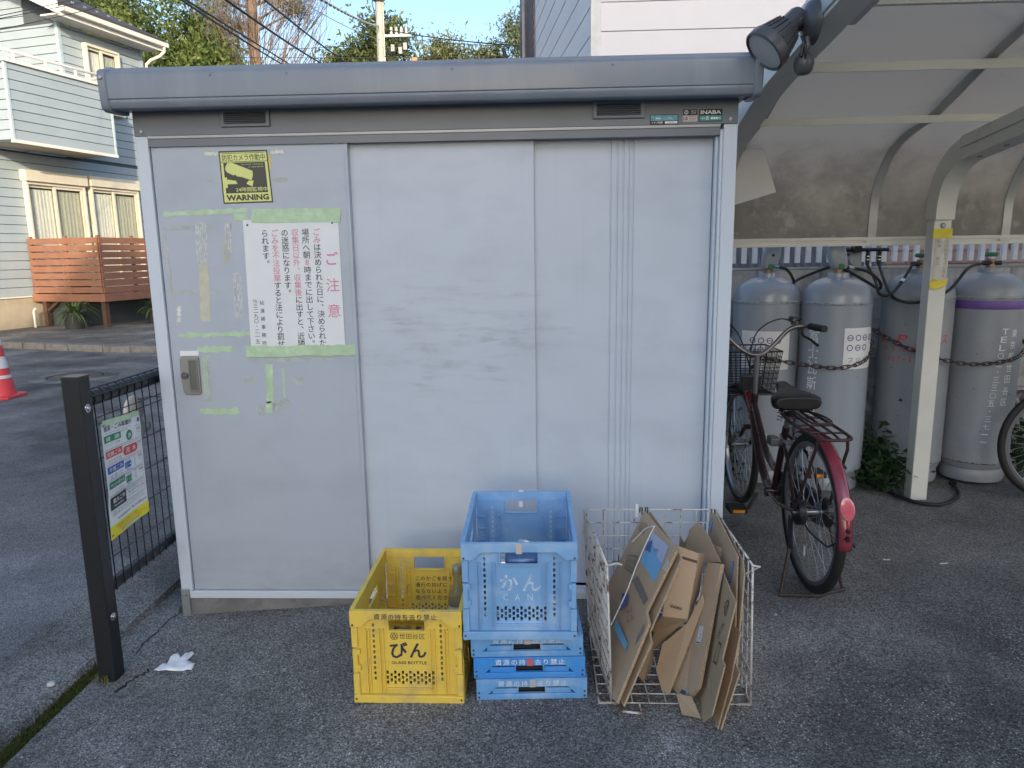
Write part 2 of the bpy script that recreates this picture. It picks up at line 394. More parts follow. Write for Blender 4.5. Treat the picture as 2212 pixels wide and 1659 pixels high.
# gutter strip with raised outer lip, then the street
m = MB()
prof = [(-.11,-.084),(-.125,-.104),(-.185,-.106),(-.20,-.082),(-.325,-.080),(-.335,-.090),(-.56,-.098),(-.58,-.14)]
m.add([(x, y, z) for x, z in prof for y in (-40, 14.0)], [(2*i, 2*i+2, 2*i+3, 2*i+1) for i in range(len(prof)-1)])
struct(m.build("gutter_strip", M['gutter']))
m = MB(); m.add([(-.555,-60,-.102),(-.555,60,-.102),(-60,60,-.102),(-60,-60,-.102)], [(0,1,2,3)])
struct(m.build("road", M['road']))
# worn asphalt patch with a straight joint, 4 mm proud
m = MB(); m.add([(-.557,-6,-.098),(-.557,.62,-.098),(-3.4,.98,-.098),(-3.4,-6,-.098)], [(3,2,1,0)])
struct(m.build("road_patch", asphalt("patch_asphalt", (.155,.158,.165), (.28,.28,.28), .16, 200, .5, patch=(.135,.137,.142))))
# far kerb and the driveway behind it
kp = [(-14.5,10.9),(-7.8,9.42),(-6.3,8.95),(-5.6,8.75),(-4.6,8.6),(3.0,7.6)]
m = MB(); m.add([(x,y,0) for x,y in kp]+[(-14.5,40,0),(3.0,40,0)], [(0,1,2,3,4,5,7,6)])
struct(m.build("driveway", M['drive']))
kerbm = mat("kerb_stone", (.20,.19,.175), .9, var=.2, vscale=9, col2=(.09,.085,.08), c2scale=5, bump=.4)
kerb = thing("kerb", "low worn concrete kerb edging the driveway across the road", "kerb"); 
for (a, b_) in zip(kp[:-1], kp[1:]):
    a, b_ = Vector((*a, 0)), Vector((*b_, 0)); L_ = (b_-a).length; nseg = max(1, round(L_/.62)); 
    for i in range(nseg):
        p = a.lerp(b_, i/nseg+.006); q = a.lerp(b_, (i+1)/nseg-.006); hh = -.052+_r.uniform(-.008,.006)
        MB().bar((p.x,p.y,hh), (q.x,q.y,hh), .15, .115).build("kerb_stone", kerbm, kerb, bevel=.012)
# manhole in the street
mh = thing("manhole", "round iron manhole cover in a pale concrete ring on the road", "manhole", (-4.52,6.28,-.1))
MB().lathe([(.34,.000),(.34,.003),(.50,.003),(.52,-.004)], 40).build("concrete_ring", M['gutter'], mh)
MB().lathe([(0,.001),(.30,.001),(.31,-.002),(.325,-.002),(.33,.004),(.342,.004)], 40).build("cover", mat("cast_iron", (.085,.08,.07), .55, metal=.4, var=.3, vscale=20, bump=.6, bscale=60), mh, smooth=30)

# moss growing in the gutter joint, weeds
mossm = mat("moss", (.055,.075,.012), .95, var=.6, vscale=60, col2=(.02,.03,.008), c2scale=30)
m = MB(); rg = random.Random(11)
for i in range(9000):
    y = -1.25+rg.random()**.8*1.0; x = -.152+rg.gauss(0, .019)
    if rg.random() < .25+.35*math.sin(y*19+1.3): continue
    if not -.185 < x < -.122: continue
    h = rg.uniform(.003,.012); z = -.106; a = rg.uniform(0, 6.28); w = rg.uniform(.002,.005)
    dx, dy = w*math.cos(a), w*math.sin(a)
    m.add([(x-dx,y-dy,z),(x+dx,y+dy,z),(x+rg.uniform(-.004,.004),y+rg.uniform(-.004,.004),z+h+.003)], [(0,1,2)])
mo = m.build("moss", mossm, fixn=False); struct(mo, 'stuff'); tag(mo, "green moss filling the open joint along the gutter", "moss")
def weed(loc, n, h, label, seed, spread=.05, green=(.05,.10,.02)):
    rg = random.Random(seed); t = thing("weed", label, "weed", loc); m = MB()
    for i in range(n):
        a = rg.uniform(0, 6.28); L_ = h*rg.uniform(.5,1); o = V(rg.uniform(-spread,spread)*.4, rg.uniform(-spread,spread)*.4, 0)
        d = V(math.cos(a), math.sin(a), 0); s_ = d.cross(V(0,0,1))*.0018; pts = [o, o+d*L_*.25+V(0,0,L_*.6), o+d*L_*.7+V(0,0,L_*rg.uniform(.5,.95))]
        m.add([pts[0]-s_, pts[0]+s_, pts[1]+s_, pts[1]-s_, pts[2]], [(0,1,2,3),(3,2,4)])
    m.build("blades", mat("weed_blades", green, .7, var=.4, vscale=30), t, fixn=False); return t
weed((-.06,-.455,-.08), 60, .05, "thin weed tuft sprouting at the black fence post foot", 1, .07, (.11,.11,.035))
weed((-.02,.05,-.08), 30, .055, "small weed tuft by the shed's left metal foot", 2, .05, (.09,.10,.03))
weed((-.155,-.93,-.108), 40, .04, "dry weed tuft in the mossy gutter joint", 3, .06, (.12,.11,.05))

# litter
def crumple(name, outline, z, mtl, label, cat, seed=0, amp=.012, loc=(0,0,0)):
    rg = random.Random(seed); bm = bmesh.new(); vs = [bm.verts.new((x, y, 0)) for x, y in outline]; f = bm.faces.new(vs)
    bmesh.ops.triangulate(bm, faces=[f]); bmesh.ops.subdivide_edges(bm, edges=bm.edges, cuts=3, use_grid_fill=True)
    for v in bm.verts: v.co.z = z+abs(rg.gauss(0, amp))*.7+amp*.9*math.sin(v.co.x*70+seed)*math.cos(v.co.y*60)*.5+amp*.5
    bmesh.ops.triangulate(bm, faces=bm.faces)
    me = bpy.data.meshes.new(name); bm.to_mesh(me); bm.free(); me.materials.append(mtl); me.shade_smooth()
    o = bpy.data.objects.new(name, me); COL.objects.link(o); o.location = loc; sd = o.modifiers.new("thick", 'SOLIDIFY'); sd.thickness = .0008
    return tag(o, label, cat)
crumple("tissue", [(.10,-.425),(.112,-.385),(.128,-.39),(.118,-.33),(.135,-.315),(.158,-.345),(.166,-.32),(.182,-.305),(.194,-.31),(.197,-.35),(.19,-.372),(.232,-.378),(.238,-.425),(.18,-.428),(.118,-.432)],
        0, mat("tissue_paper", (.80,.82,.83), .8, var=.03), "crumpled white tissue lying on the asphalt before the shed", "litter", 4, .006, (0,0,-.063))
def pebble(loc, r, label, seed):
    rg = random.Random(seed); bm = bmesh.new(); bmesh.ops.create_icosphere(bm, subdivisions=2, radius=r)
    for v in bm.verts: v.co *= rg.uniform(.8,1.15); v.co.z *= .55
    me = bpy.data.meshes.new("pebble"); bm.to_mesh(me); bm.free(); me.materials.append(mat("pale_pebble", (.5,.5,.49), .8, var=.2, vscale=60)); me.shade_smooth()
    o = bpy.data.objects.new("pebble", me); COL.objects.link(o); o.location = loc; return tag(o, label, "stone")
pebble((-.235,-.49,-.074), .015, "pale pebble on the gutter strip near the moss", 1)
m = MB(); rg = random.Random(5)
for i in range(420):
    x, y = rg.uniform(-.1, 3.4), rg.uniform(-1.9, .0); s_ = rg.uniform(.0012,.0032)*(1 if rg.random() < .93 else 1.8); z = ground_z(x)
    a = rg.uniform(0,3); m.obox((x,y,z+s_*.5), (s_*math.cos(a), s_*math.sin(a), 0), (-s_*.7*math.sin(a), s_*.7*math.cos(a), 0), (0,0,s_*.6))
go = m.build("grit", mat("grit", (.34,.34,.33), .9, var=.5, vscale=40), fixn=False); struct(go, 'stuff'); tag(go, "scattered pale grit and stone chips on the asphalt", "grit")
for i, (x, y, a, l_) in enumerate([(3.05,.38,-.1,.03),(3.28,.34,.1,.035)]):
    tag(MB().obox((x,y,.007), (l_/2*math.cos(a),l_/2*math.sin(a),0), (-.003*math.sin(a),.003*math.cos(a),0), (0,0,.0015)).build("cigarette_butt", M['white']), "tiny white paper scrap on the concrete before the carport post", "litter", "paper scraps under the carport")
# cracks in the lot, modelled as thin sunken dark slivers
def crack(pts, w, label):
    rg = random.Random(len(pts)+int(pts[0][0]*100)); m = MB(); P2 = []
    for (a, b_) in zip(pts[:-1], pts[1:]):
        for i in range(9): t = i/9; P2.append((a[0]+(b_[0]-a[0])*t+rg.gauss(0,.006), a[1]+(b_[1]-a[1])*t+rg.gauss(0,.006)))
    k = len(P2); vs = []
    for i, (x, y) in enumerate(P2):
        ww = w*rg.uniform(.4,1.4)*(1 if 0 < i < k-1 else .1); vs += [(x-ww,y+ww*.6,ground_z(x)+.0016),(x+ww,y-ww*.6,ground_z(x)+.0016)]
    m.add(vs, [(2*i,2*i+1,2*i+3,2*i+2) for i in range(k-1)])
    return struct(m.build("crack", M['crack_slot'], fixn=False))
M['crack_slot'] = mat("crack_dirt_slot_shade", (.018,.019,.018), 1, var=.3)
crack([(.02,-.53),(.045,-.46),(.075,-.40)], .0048, ""); crack([(-.05,-.30),(-.05,-.1),(-.02,.1)], .0022, "")
crack([(.0,-.76),(.06,-.67)], .0016, "")
# ------------------------------------------------------------------ the storage shed
shed = thing("storage_shed", "large grey metal storage shed with sliding doors and dark roof", "shed")
ZT = 1.836
MB().prism([(.03,.006,-.078),(1.08,.006,-.002),(2.2,.006,-.002),(2.2,.006,0),(.03,.006,0)], (0,1.25,0)).build("concrete_base", M['concrete'], shed)
# roof: extruded fascia profile, top deck, end caps
fas = [(.02,1.925),(-.055,1.919),(-.078,1.916),(-.092,1.920),(-.099,1.929),(-.101,1.940),(-.0985,1.9445),(-.0985,1.9475),(-.103,1.951),(-.109,2.026),(-.106,2.037),(-.098,2.044),(-.084,2.047),(-.074,2.048),(-.070,2.060),(-.05,2.064),(1.30,2.02),(1.30,1.95),(.02,1.95)]
roof = MB().extrude_profile(fas, -.028, 2.238).build("roof", M['shed_dark'], shed, smooth=35)
cap = [(.03,1.915),(-.06,1.909),(-.085,1.908),(-.102,1.916),(-.108,1.930),(-.116,2.026),(-.111,2.044),(-.098,2.052),(-.072,2.054),(-.05,2.069),(1.31,2.025),(1.31,1.94),(.03,1.94)]
for x0, x1 in ((-.052,-.022),(2.232,2.262)):
    MB().extrude_profile(cap, x0, x1).build("roof_end_cap", M['shed_dark'], roof, smooth=35, bevel=.006)
for x in (-.037, 2.247):
    MB().lathe([(0,-.003),(.006,-.0025),(.008,0)], 12, (x,-.117,2.02), 'y').build("screw", M['galv'], roof, smooth=40)
for x in (.35,.62,1.2,1.75): MB().lathe([(0,-.002),(.004,-.0015),(.005,0)], 10, (x,-.1095,2.022), 'y').build("rivet", M['shed_dark'], roof, smooth=40)
# header
MB().box(0,2.21,0,.03,1.838,1.93).build("header_panel", M['shed_head'], shed, bevel=.002)
MB().box(.049,2.148,-.003,.012,1.8285,1.8372).build("header_trim", mat('trim_grey',(.36,.37,.39),.4,metal=.2), shed)
MB().box(.049,2.148,.001,.05,1.80,1.828).build("door_track", M['shed_head'], shed)
for (x0, x1) in ((.33,.514),(1.69,1.877)):
    v = MB().holes(x1-x0, .062, .008, [(.016,.012,x1-x0-.016,.052)], lambda u,w,t,x0=x0: (x0+u, -.0005-t, 1.863+w)).build("vent", M['shed_head'], shed, bevel=.003)
    MB().box(x0+.012,x1-.012,-.0012,-.0004,1.872,1.918).build("vent_recess", M['black'], v)
    for k in range(6):
        z = 1.877+k*.0071
        MB().prism([(x0+.015,-.0075,z),(x0+.015,-.002,z+.0042),(x0+.015,-.001,z+.0036),(x0+.015,-.0065,z-.001)], (x1-x0-.03,0,0)).build("vent_slat", M['shed_head'], v)
for x in (.03, 2.183): MB().lathe([(0,-.006),(.006,-.005),(.0085,0)], 14, (x,0,1.853), 'y').build("bolt", M['galv'], shed, smooth=40)
def on_front(y): return lambda u, v: (u, y, v)
# maker's plates
pl = MB().box(2.07,2.153,-.0018,0,1.847,1.889).build("maker_plate", M['black'], shed)
Ink().rect(2.0725,1.8495,2.1505,1.867).build("plate_field", mat("teal_print", (.05,.30,.29), .4), pl, on_front(-.0022))
Ink().word("INABA", 2.1115,1.8785, h=.0125, w=.072, bold=.02).word("一般型", 2.082,1.858, h=.006).rect(2.095,1.852,2.0965,1.865).rect(2.0985,1.852,2.1,1.865).rect(2.102,1.852,2.1035,1.865).word("■■■W", 2.13,1.858, h=.007).build("lettering", M['ink_white'], pl, on_front(-.0026))
pl = MB().box(2.013,2.064,-.0018,0,1.869,1.889).build("maker_plate", M['black'], shed)
Ink().ring(2.0245,1.8795,.007,.0018).poly([(2.022,1.875),(2.0235,1.875),(2.027,1.884),(2.0255,1.884)]).word("MADE IN", 2.05,1.8835, h=.0035).word("イナバ", 2.05,1.8765, h=.0055, bold=.03).build("lettering", M['ink_white'], pl, on_front(-.0022))
pl = MB().box(2.013,2.064,-.0018,0,1.848,1.8685).build("maker_plate", mat("pale_plate", (.55,.47,.47), .4), shed)
Ink().word("LB", 2.0225,1.858, h=.011, bold=.02).rect(2.034,1.863,2.06,1.8645).rect(2.034,1.857,2.06,1.8582).rect(2.034,1.852,2.06,1.8532).build("lettering", M['ink'], pl, on_front(-.0022))
pl = MB().box(1.895,1.997,-.0018,0,1.84,1.874).build("maker_plate", M['black'], shed)
Ink().rect(1.898,1.853,1.994,1.8715).build("plate_field", mat("light_teal_print", (.10,.33,.40), .4, var=.4, vscale=120), pl, on_front(-.0022))
Ink().word("イナバ物置", 1.921,1.8465, h=.0075, bold=.03).rect(1.949,1.8425,1.993,1.8505).word("●◆▲", 1.925,1.861, h=.006).word("ハウス", 1.965,1.861, h=.006).build("lettering", M['ink_white'], pl, on_front(-.0026))
Ink().word("ご使用の前に", 1.971,1.8465, h=.004).build("lettering", M['ink'], pl, on_front(-.003))
# posts, rails, feet
MB().box(0,.049,0,.06,0.035,1.837).build("corner_post", M['shed_post'], shed, bevel=.003)
m = MB(); m.box(2.160,2.21,0,.06,0.035,1.837); m.box(2.1485,2.1598,.003,.05,.03,1.82); m.box(2.137,2.1482,.022,.05,.03,1.80)
m.build("corner_post", M['shed_post'], shed, bevel=.003)
m = MB(); m.box(.03,2.19,.002,.05,0.002,.034); m.box(.8,2.15,.012,.02,.034,.044); m.box(.8,2.15,.03,.036,.034,.048)
m.build("bottom_rail", M['shed_post'], shed, bevel=.002)
for x in (.0, 2.165):
    m = MB(); m.box(x-.002,x+.034,-.004,.03,-.08 if x < 1 else -.002,.046); ft = m.build("foot_bracket", M['galv'], shed, bevel=.003)
    MB().lathe([(0,-.006),(.006,-.005),(.008,0)], 12, (x+.016,-.004,.022), 'y').build("bolt", M['galv'], ft, smooth=40)
# walls behind
m = MB(); m.box(.004,.03,.061,1.2,0,1.93); m.box(2.18,2.206,.061,1.2,0,1.93); m.box(.031,2.179,1.17,1.2,0,1.93); m.build("wall", M['shed_dark'], shed)
# doors
d1 = MB().box(.052,.791,.010,.030,.036,1.82).build("door", M['shed1'], shed, bevel=.003)
d1['label'] = "front sliding door covered with tape remains"
MB().box(.778,.790,.006,.0098,.04,1.815).build("door_edge", M['shed1'], d1, bevel=.0015)
d2 = MB().box(.77,1.477,.033,.050,.045,1.81).build("door", M['shed'], shed, bevel=.003); d2['label'] = "smudged middle sliding door"
# third door with pressed vertical grooves
gx = [1.762,1.787,1.809,1.829,1.846]; prof = [(1.45,.054)]
for g in gx: prof += [(g-.004,.054),(g-.002,.0575),(g+.002,.0575),(g+.004,.054)]
prof += [(2.136,.054)]
m = MB(); pv = [(x,y,z) for z in (.05,1.80) for x,y in prof]; k = len(prof)
m.add(pv, [(i,i+1,k+i+1,k+i) for i in range(k-1)]); m.box(1.45,2.136,.059,.07,.05,1.80)
d3 = m.build("door", M['shed'], shed); d3['label'] = "sliding door with pressed vertical grooves"
DY = .0096
# lock
lk = MB().prism([(.087,DY,1.004),(.095,DY,1.016),(.158,DY,1.016),(.162,DY,1.008),(.1615,DY,.87),(.156,DY,.863),(.100,DY,.863),(.092,DY,.874),(.086,DY,.93)], (0,-.009,0)).build("lock_plate", mat("bronze_lock", (.27,.27,.25), .45, metal=.3, var=.08), d1, bevel=.003)
MB().holes(.036,.128,.004,[(.005,.005,.031,.123)], lambda u,w,t: (.120+u, DY-.0092-t, .876+w)).build("pull_recess", mat("bronze_rim", (.22,.22,.20), .45, metal=.3), lk, bevel=.001)
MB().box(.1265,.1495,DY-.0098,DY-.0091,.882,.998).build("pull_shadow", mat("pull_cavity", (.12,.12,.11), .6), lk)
MB().lathe([(0,-.008),(.005,-.008),(.006,-.005),(.0135,-.005),(.0155,0)], 20, (.1025,DY-.0088,.939), 'y').build("key_cylinder", M['steel'], lk, smooth=30)
MB().box(.0885,.161,DY-.001,DY,1.017,1.036).build("blank_label", M['white'], d1)
# tape remains (all on the front door)
def strip(name, mtl, x0, x1, z0, z1, jag=.003, seed=1, n=16, slope=0, y=None, par=None):
    return rough_strip(x0, x1, z0, z1, y or DY-.0006, jag, seed, n, slope).build(name, mtl, par or d1, fixn=False)
def vstrip(name, mtl, x0, x1, z0, z1, jag=.003, seed=1, n=22, lean=0, gaps=0.0, y=None):
    rg = random.Random(seed); m = MB(); y = y or DY-.0007; rows = []
    for i in range(n+1):
        t = i/n; z = z0+(z1-z0)*t; rows.append((x0+lean*t+rg.uniform(-jag,jag), x1+lean*t+rg.uniform(-jag,jag), z))
    if gaps <= .2:
        for a, b_ in zip(rows[:-1], rows[1:]):
            if rg.random() < gaps: continue
            m.add([(a[0],y,a[2]),(a[1],y,a[2]),(b_[1],y,b_[2]),(b_[0],y,b_[2])], [(0,1,2,3)])
        return m.build(name, mtl, d1, fixn=False)
    w = x1-x0; k = max(4, int(w/.0035))          # torn remains: ragged slivers running down the strip
    for c in range(k):
        z = z0+rg.uniform(0,.02)
        while z < z1:
            L_ = rg.uniform(.008,.06)*(1.2-gaps); t = (z-z0)/(z1-z0); xa = x0+lean*t+w*c/k+rg.uniform(-.0012,.0012); ww = w/k*rg.uniform(.6,1.25); ze = min(z1,z+L_)
            m.add([(xa,y,z),(xa+ww*.6,y,z-rg.uniform(0,.003)),(xa+ww+lean*.03,y,ze-rg.uniform(0,.006)),(xa+ww*.3,y,ze)], [(0,1,2,3)]); z = ze+rg.uniform(.0,.05)*gaps
    return m.build(name, mtl, d1, fixn=False)
strip("tape_remains", M['tape_old'], .249,.558,1.765,1.781,.0012,1,20,.001)
strip("tape_remains", M['tape_white'], .256,.305,1.767,1.778,.003,2,12, y=DY-.0010); strip("tape_remains", M['tape_white'], .502,.552,1.768,1.779,.003,3,12, y=DY-.0010)
strip("tape_remains", M['tape_old'], .252,.561,1.668,1.682,.0012,4,20)
strip("tape_remains", mat("yellow_backing", (.60,.50,.20), .6), .488,.504,1.712,1.765,.002,5,6)
strip("tape_remains", M['tape'], .076,.398,1.548,1.566,.004,6,20,.008); strip("tape_remains", M['tape'], .345,.398,1.529,1.555,.003,7,8, y=DY-.0009)
strip("tape_remains", M['tape'], .088,.372,1.088,1.106,.005,8,20,.004); strip("tape_remains", M['tape'], .160,.300,1.030,1.053,.004,9,14)
strip("tape_remains", M['tape_old'], .071,.257,1.500,1.515,.001,12,14); strip("tape_remains", M['tape_old'], .075,.259,1.254,1.271,.001,13,14)
vstrip("tape_remains", M['tape_old'], .163,.200,.835,1.018,.004,20,22,.006,.12); vstrip("tape_remains", M['tape'], .168,.190,.86,1.01,.008,21,26,.006,.45, DY-.0009)
strip("tape_remains", M['tape'], .144,.303,.782,.806,.004,14,16); vstrip("tape_remains", M['tape'], .415,.444,.825,.98,.003,22,18,.006)
vstrip("tape_remains", M['tape'], .484,.494,.846,.964,.003,23,18,.002); vstrip("tape_remains", M['tape'], .413,.434,.786,.832,.003,24,8)
vstrip("tape_remains", M['tape_white'], .078,.088,1.24,1.478,.004,25,40,-.010,.25); vstrip("tape_remains", M['tape_beige'], .078,.086,1.24,1.40,.003,26,30,-.004,.3, DY-.0009)
vstrip("tape_remains", M['tape_beige'], .182,.222,1.150,1.368,.002,27,22,.010); vstrip("tape_remains", M['tape_white'], .188,.232,1.37,1.528,.010,28,34,.006,.55)
vstrip("tape_remains", M['tape_white'], .299,.326,1.405,1.52,.008,29,26,.010,.35); vstrip("tape_remains", M['tape_white'], .318,.350,1.155,1.335,.012,30,40,.006,.55)
vstrip("tape_remains", M['tape_white'], .090,.103,1.148,1.21,.004,31,14,.006,.15); vstrip("tape_remains", M['tape_beige'], .29,.315,1.36,1.45,.006,32,14,.006,.3, DY-.0009)
strip("tape_remains", M['tape_old'], .36,.69,.990,1.004,.003,40,20); strip("tape_remains", M['tape_old'], .335,.378,.905,.93,.006,41,8); strip("tape_remains", M['tape_old'], .52,.57,.90,.93,.008,42,9)
strip("tape_remains", M['tape_old'], .38,.415,.775,.82,.008,43,7); strip("tape_remains", M['tape_old'], .44,.51,.79,.82,.009,44,10,.03); strip("tape_remains", M['tape_old'], .545,.565,.775,.783,.002,45,5)

# ---- camera-warning sticker
st = thing("warning_sticker", "yellow and black security camera warning sticker on the shed door", "sticker", (0,0,0))
def stk(y):                                      # u right 0..1, v up 0..1 on the slightly tilted sticker
    TL, TR, BR, BL = (.308,1.781),(.491,1.783),(.500,1.594),(.311,1.591)
    def fn(u, v):
        x = (BL[0]*(1-u)+BR[0]*u)*(1-v)+(TL[0]*(1-u)+TR[0]*u)*v; z = (BL[1]*(1-u)+BR[1]*u)*(1-v)+(TL[1]*(1-u)+TR[1]*u)*v
        return (x, y, z)
    return fn
skb = mat("sticker_black", (.018,.02,.02), .28, var=.1); sky_ = mat("sticker_yellow", (.62,.66,.22), .3, var=.05, vscale=12)
Ink().rect(0,0,1,1).build("backing", skb, st, stk(DY-.0012))
y_ = Ink().rect(.025,.025,.975,.195).rect(.025,.775,.975,.97)
y_.rect(.025,.195,.075,.775).rect(.925,.195,.975,.775)
a = math.radians(-22); cx, cy = .36, .60
def rot2(pts): return [(cx+p*math.cos(a)-q*math.sin(a), cy+p*math.sin(a)+q*math.cos(a)) for p, q in pts]
y_.poly(rot2([(-.27,.0),(-.25,.085),(-.18,.12),(.27,.12),(.30,.04),(.30,-.06),(.10,-.07),(-.05,-.10),(-.2,-.09),(-.26,-.05)]))
y_.poly(rot2([(.24,-.09),(.34,-.05),(.35,-.17),(.22,-.16)])); y_.poly([(.075,.50),(.12,.50),(.12,.46),(.30,.43),(.32,.37),(.12,.37),(.12,.30),(.075,.30)])
y_.word("24時間監視中", .60,.262, h=.085, w=.64, bold=.010); y_.word("Security cameras", .66,.735, h=.028, w=.44); y_.word("in operation", .73,.685, h=.028, w=.30)
y_.build("yellow_print", sky_, st, stk(DY-.0016))
k_ = Ink().word("WARNING", .50,.108, h=.115, w=.86, bold=.045).word("防犯カメラ作動中", .5,.868, h=.125, w=.88, bold=.012).rect(.03,.785,.97,.795).rect(.06,.948,.94,.957)
k_.ring(.285,.505,.04,.028); k_.build("black_print", skb, st, stk(DY-.002))

# ---- the notice
no = thing("notice_poster", "white paper notice with vertical Japanese text taped to the shed door", "poster")
def pst(y):
    TL, TR, BR, BL = (.379,1.530),(.742,1.533),(.742,1.049),(.372,1.045)
    def fn(u, v):
        x = (BL[0]*(1-u)+BR[0]*u)*(1-v)+(TL[0]*(1-u)+TR[0]*u)*v; z = (BL[1]*(1-u)+BR[1]*u)*(1-v)+(TL[1]*(1-u)+TR[1]*u)*v
        return (x, y-.0008*math.sin(u*7)*math.sin(v*5), z)
    return fn
g = MB(); nn = 12; fn = pst(DY-.0024); g.add([fn(i/nn, j/nn) for i in range(nn+1) for j in range(nn+1)], [(i*(nn+1)+j,(i+1)*(nn+1)+j,(i+1)*(nn+1)+j+1,i*(nn+1)+j+1) for i in range(nn) for j in range(nn)])
g.build("sheet", M['paper'], no, smooth=60, fixn=False)
asp = .366/.484
def colm(ink, text, u, v0, pitch, em, bold=0):   # glyph cells on the unit sheet need anisotropic scale
    for i, ch in enumerate(text):
        o = len(ink.v); ink.cell(ch, 0, 0, em, bold)
        ink.v[o:] = [(u+a/asp, v0-(i+.5)*pitch+b) for a, b in ink.v[o:]]
kd = Ink(); kp_ = Ink(); em = .0605; pt = .0578
def mixed(u, parts, v0=.925):
    v = v0
    for txt, pink in parts:
        colm(kp_ if pink else kd, txt, u, v, pt, em*(1.0), .011 if pink else .008); v -= pt*len(txt)
mixed(.765, [("ごみ",1),("は決められた日に、決められた",0)]); mixed(.65, [("場所へ朝",0),("8",1),("時までに出して下さい。",0)])
mixed(.54, [("収集日以外、収集後",1),("に出すと、近隣",0)]); mixed(.432, [("の迷惑になります。",0)])
mixed(.325, [("ごみを不法投棄",1),("すると法により罰せ",0)]); mixed(.222, [("られます。",0)])
colm(kp_, "ご注意", .905, .79, .203, .112, .016)
colm(kd, "砧清掃事務所", .148, .392, .0645, .038, .006); colm(kd, "三二九〇-二一五一", .078, .356, .0405, .040, .006); kd.word("TEL", .078,.372, h=.022, w=.055)
kd.disc(.045,.962,.008,ru=.0105).disc(.935,.962,.008,ru=.0105)
kd.build("lettering", M['ink'], no, pst(DY-.0030)); kp_.build("red_lettering", M['ink_pink'], no, pst(DY-.0030))
strip("tape", M['tape'], .415,.752,1.544,1.571,.0025,50,20,-.003, y=DY-.0034, par=no); strip("tape", M['tape'], .414,.750,1.520,1.546,.0020,51,20,-.004, y=DY-.0040, par=no)
strip("tape", M['tape'], .353,.789,1.010,1.052,.003,52,22,.003, y=DY-.0034, par=no); strip("tape", M['tape'], .353,.74,1.022,1.034,.002,53,22,.002, y=DY-.0040, par=no)
# ------------------------------------------------------------------ neighbouring house behind the viewer (inferred from its shade; size and distance set for the light)
nb = thing("apartment_block", "cream rendered three storey apartment block facing the shed across the lot", "building", (3.1,-20,-.1))
crm = mat("cream_render", (.52,.50,.47), .85, var=.06, vscale=2)
MB().box(0,17,-9,0,0,10.6).build("wall", crm, nb)
MB().box(-.25,17.25,-9.3,.3,10.6,11.05).build("roof", mat("dark_roof_edge", (.10,.10,.105), .6), nb)
MB().box(6.6,14.5,-8.5,-.6,11.06,13.6).build("shade_storey", crm, nb)  # unseen top storey, added only to keep the pale house in shade
for wx in (1.6,5.2,8.8,12.4):
    for wz in (.6,3.8,7.0):
        w = MB().holes(1.9,2.1,.06,[(.06,.06,.93,2.04),(.97,.06,1.84,2.04)], lambda u,v,t,wx=wx,wz=wz: (wx+u,.001+t,wz+v)).build("window", M['alu'], nb)
        MB().box(wx+.05,wx+1.85,.002,.02,wz+.05,wz+2.05).build("pane", M['glass'], w)

# ------------------------------------------------------------------ blue house across the road
AZ = RAD(14); HA = (-9.393, 11.432, 0)
bh = thing("blue_house", "two storey house with pale blue horizontal siding and balcony", "house", HA, RAD(90)-AZ)
# local frame: x = along the wall (away), y = -offset (towards the street is negative y), z up
sid = mat("blue_siding", (.325,.385,.425), .6, var=.05, vscale=1.5, col2=(.29,.35,.375), c2scale=1.2, c2lo=.5, c2hi=.8)
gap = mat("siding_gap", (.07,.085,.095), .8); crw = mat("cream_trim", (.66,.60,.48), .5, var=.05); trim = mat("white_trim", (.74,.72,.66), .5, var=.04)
fnd = mat("mortar_foundation", (.42,.36,.27), .9, var=.12, vscale=3, col2=(.33,.29,.23), c2scale=2)
def boards(par, x0, x1, z0, z1, fn, pitch=.182, name="siding_board"):
    z = z0; i = 0
    while z < z1-.02:
        zt = min(z+pitch-.012, z1); m = MB()
        a, b_ = [fn(x, t, zz) for x in (x0,x1) for t in (0,) for zz in (z,zt)], None
        lo = [fn(x0,.016,z),fn(x1,.016,z),fn(x1,.016,z+.004),fn(x0,.016,z+.004)]
        m.add([fn(x0,0,z),fn(x1,0,z),fn(x1,0,zt),fn(x0,0,zt),fn(x0,.020,z),fn(x1,.020,z),fn(x1,.010,zt),fn(x0,.010,zt)], [(0,1,2,3),(4,5,6,7),(0,1,5,4),(1,2,6,5),(2,3,7,6),(3,0,4,7)])
        m.build(name, sid, par); z += pitch; i += 1
w1_ = MB().box(-5,4.6,.002,7,.62,3.6).build("wall", gap, bh)
boards(w1_, -5, 4.6, .66, 3.58, lambda x,t,z: (x,-t,z))
MB().box(-5,4.58,-.004,7,-.05,.62).build("foundation", fnd, bh); MB().box(-5,4.6,-.035,-.001,.625,.655).build("base_trim", trim, bh)
w2_ = MB().box(2.28,4.6,.002,7,3.601,6.42).build("wall", gap, bh)
boards(w2_, 2.26, 4.6, 3.64, 6.42, lambda x,t,z: (x,-t,z))
w3_ = MB().box(2.262,2.279,.022,7,3.61,7.9).build("wall", gap, bh)
boards(w3_, 0.0, 6.9, 3.64, 6.42, lambda x,t,z: (2.26-t,x,z)); boards(w3_, 0.9, 6.9, 6.46, 7.6, lambda x,t,z: (2.26-t,x,z))
MB().box(2.225,2.30,-.03,.05,3.64,6.44).build("corner_trim", mat("pale_blue_trim", (.40,.50,.53), .6), bh); MB().box(4.57,4.64,-.03,.05,.66,6.44).build("corner_trim", sid, bh)
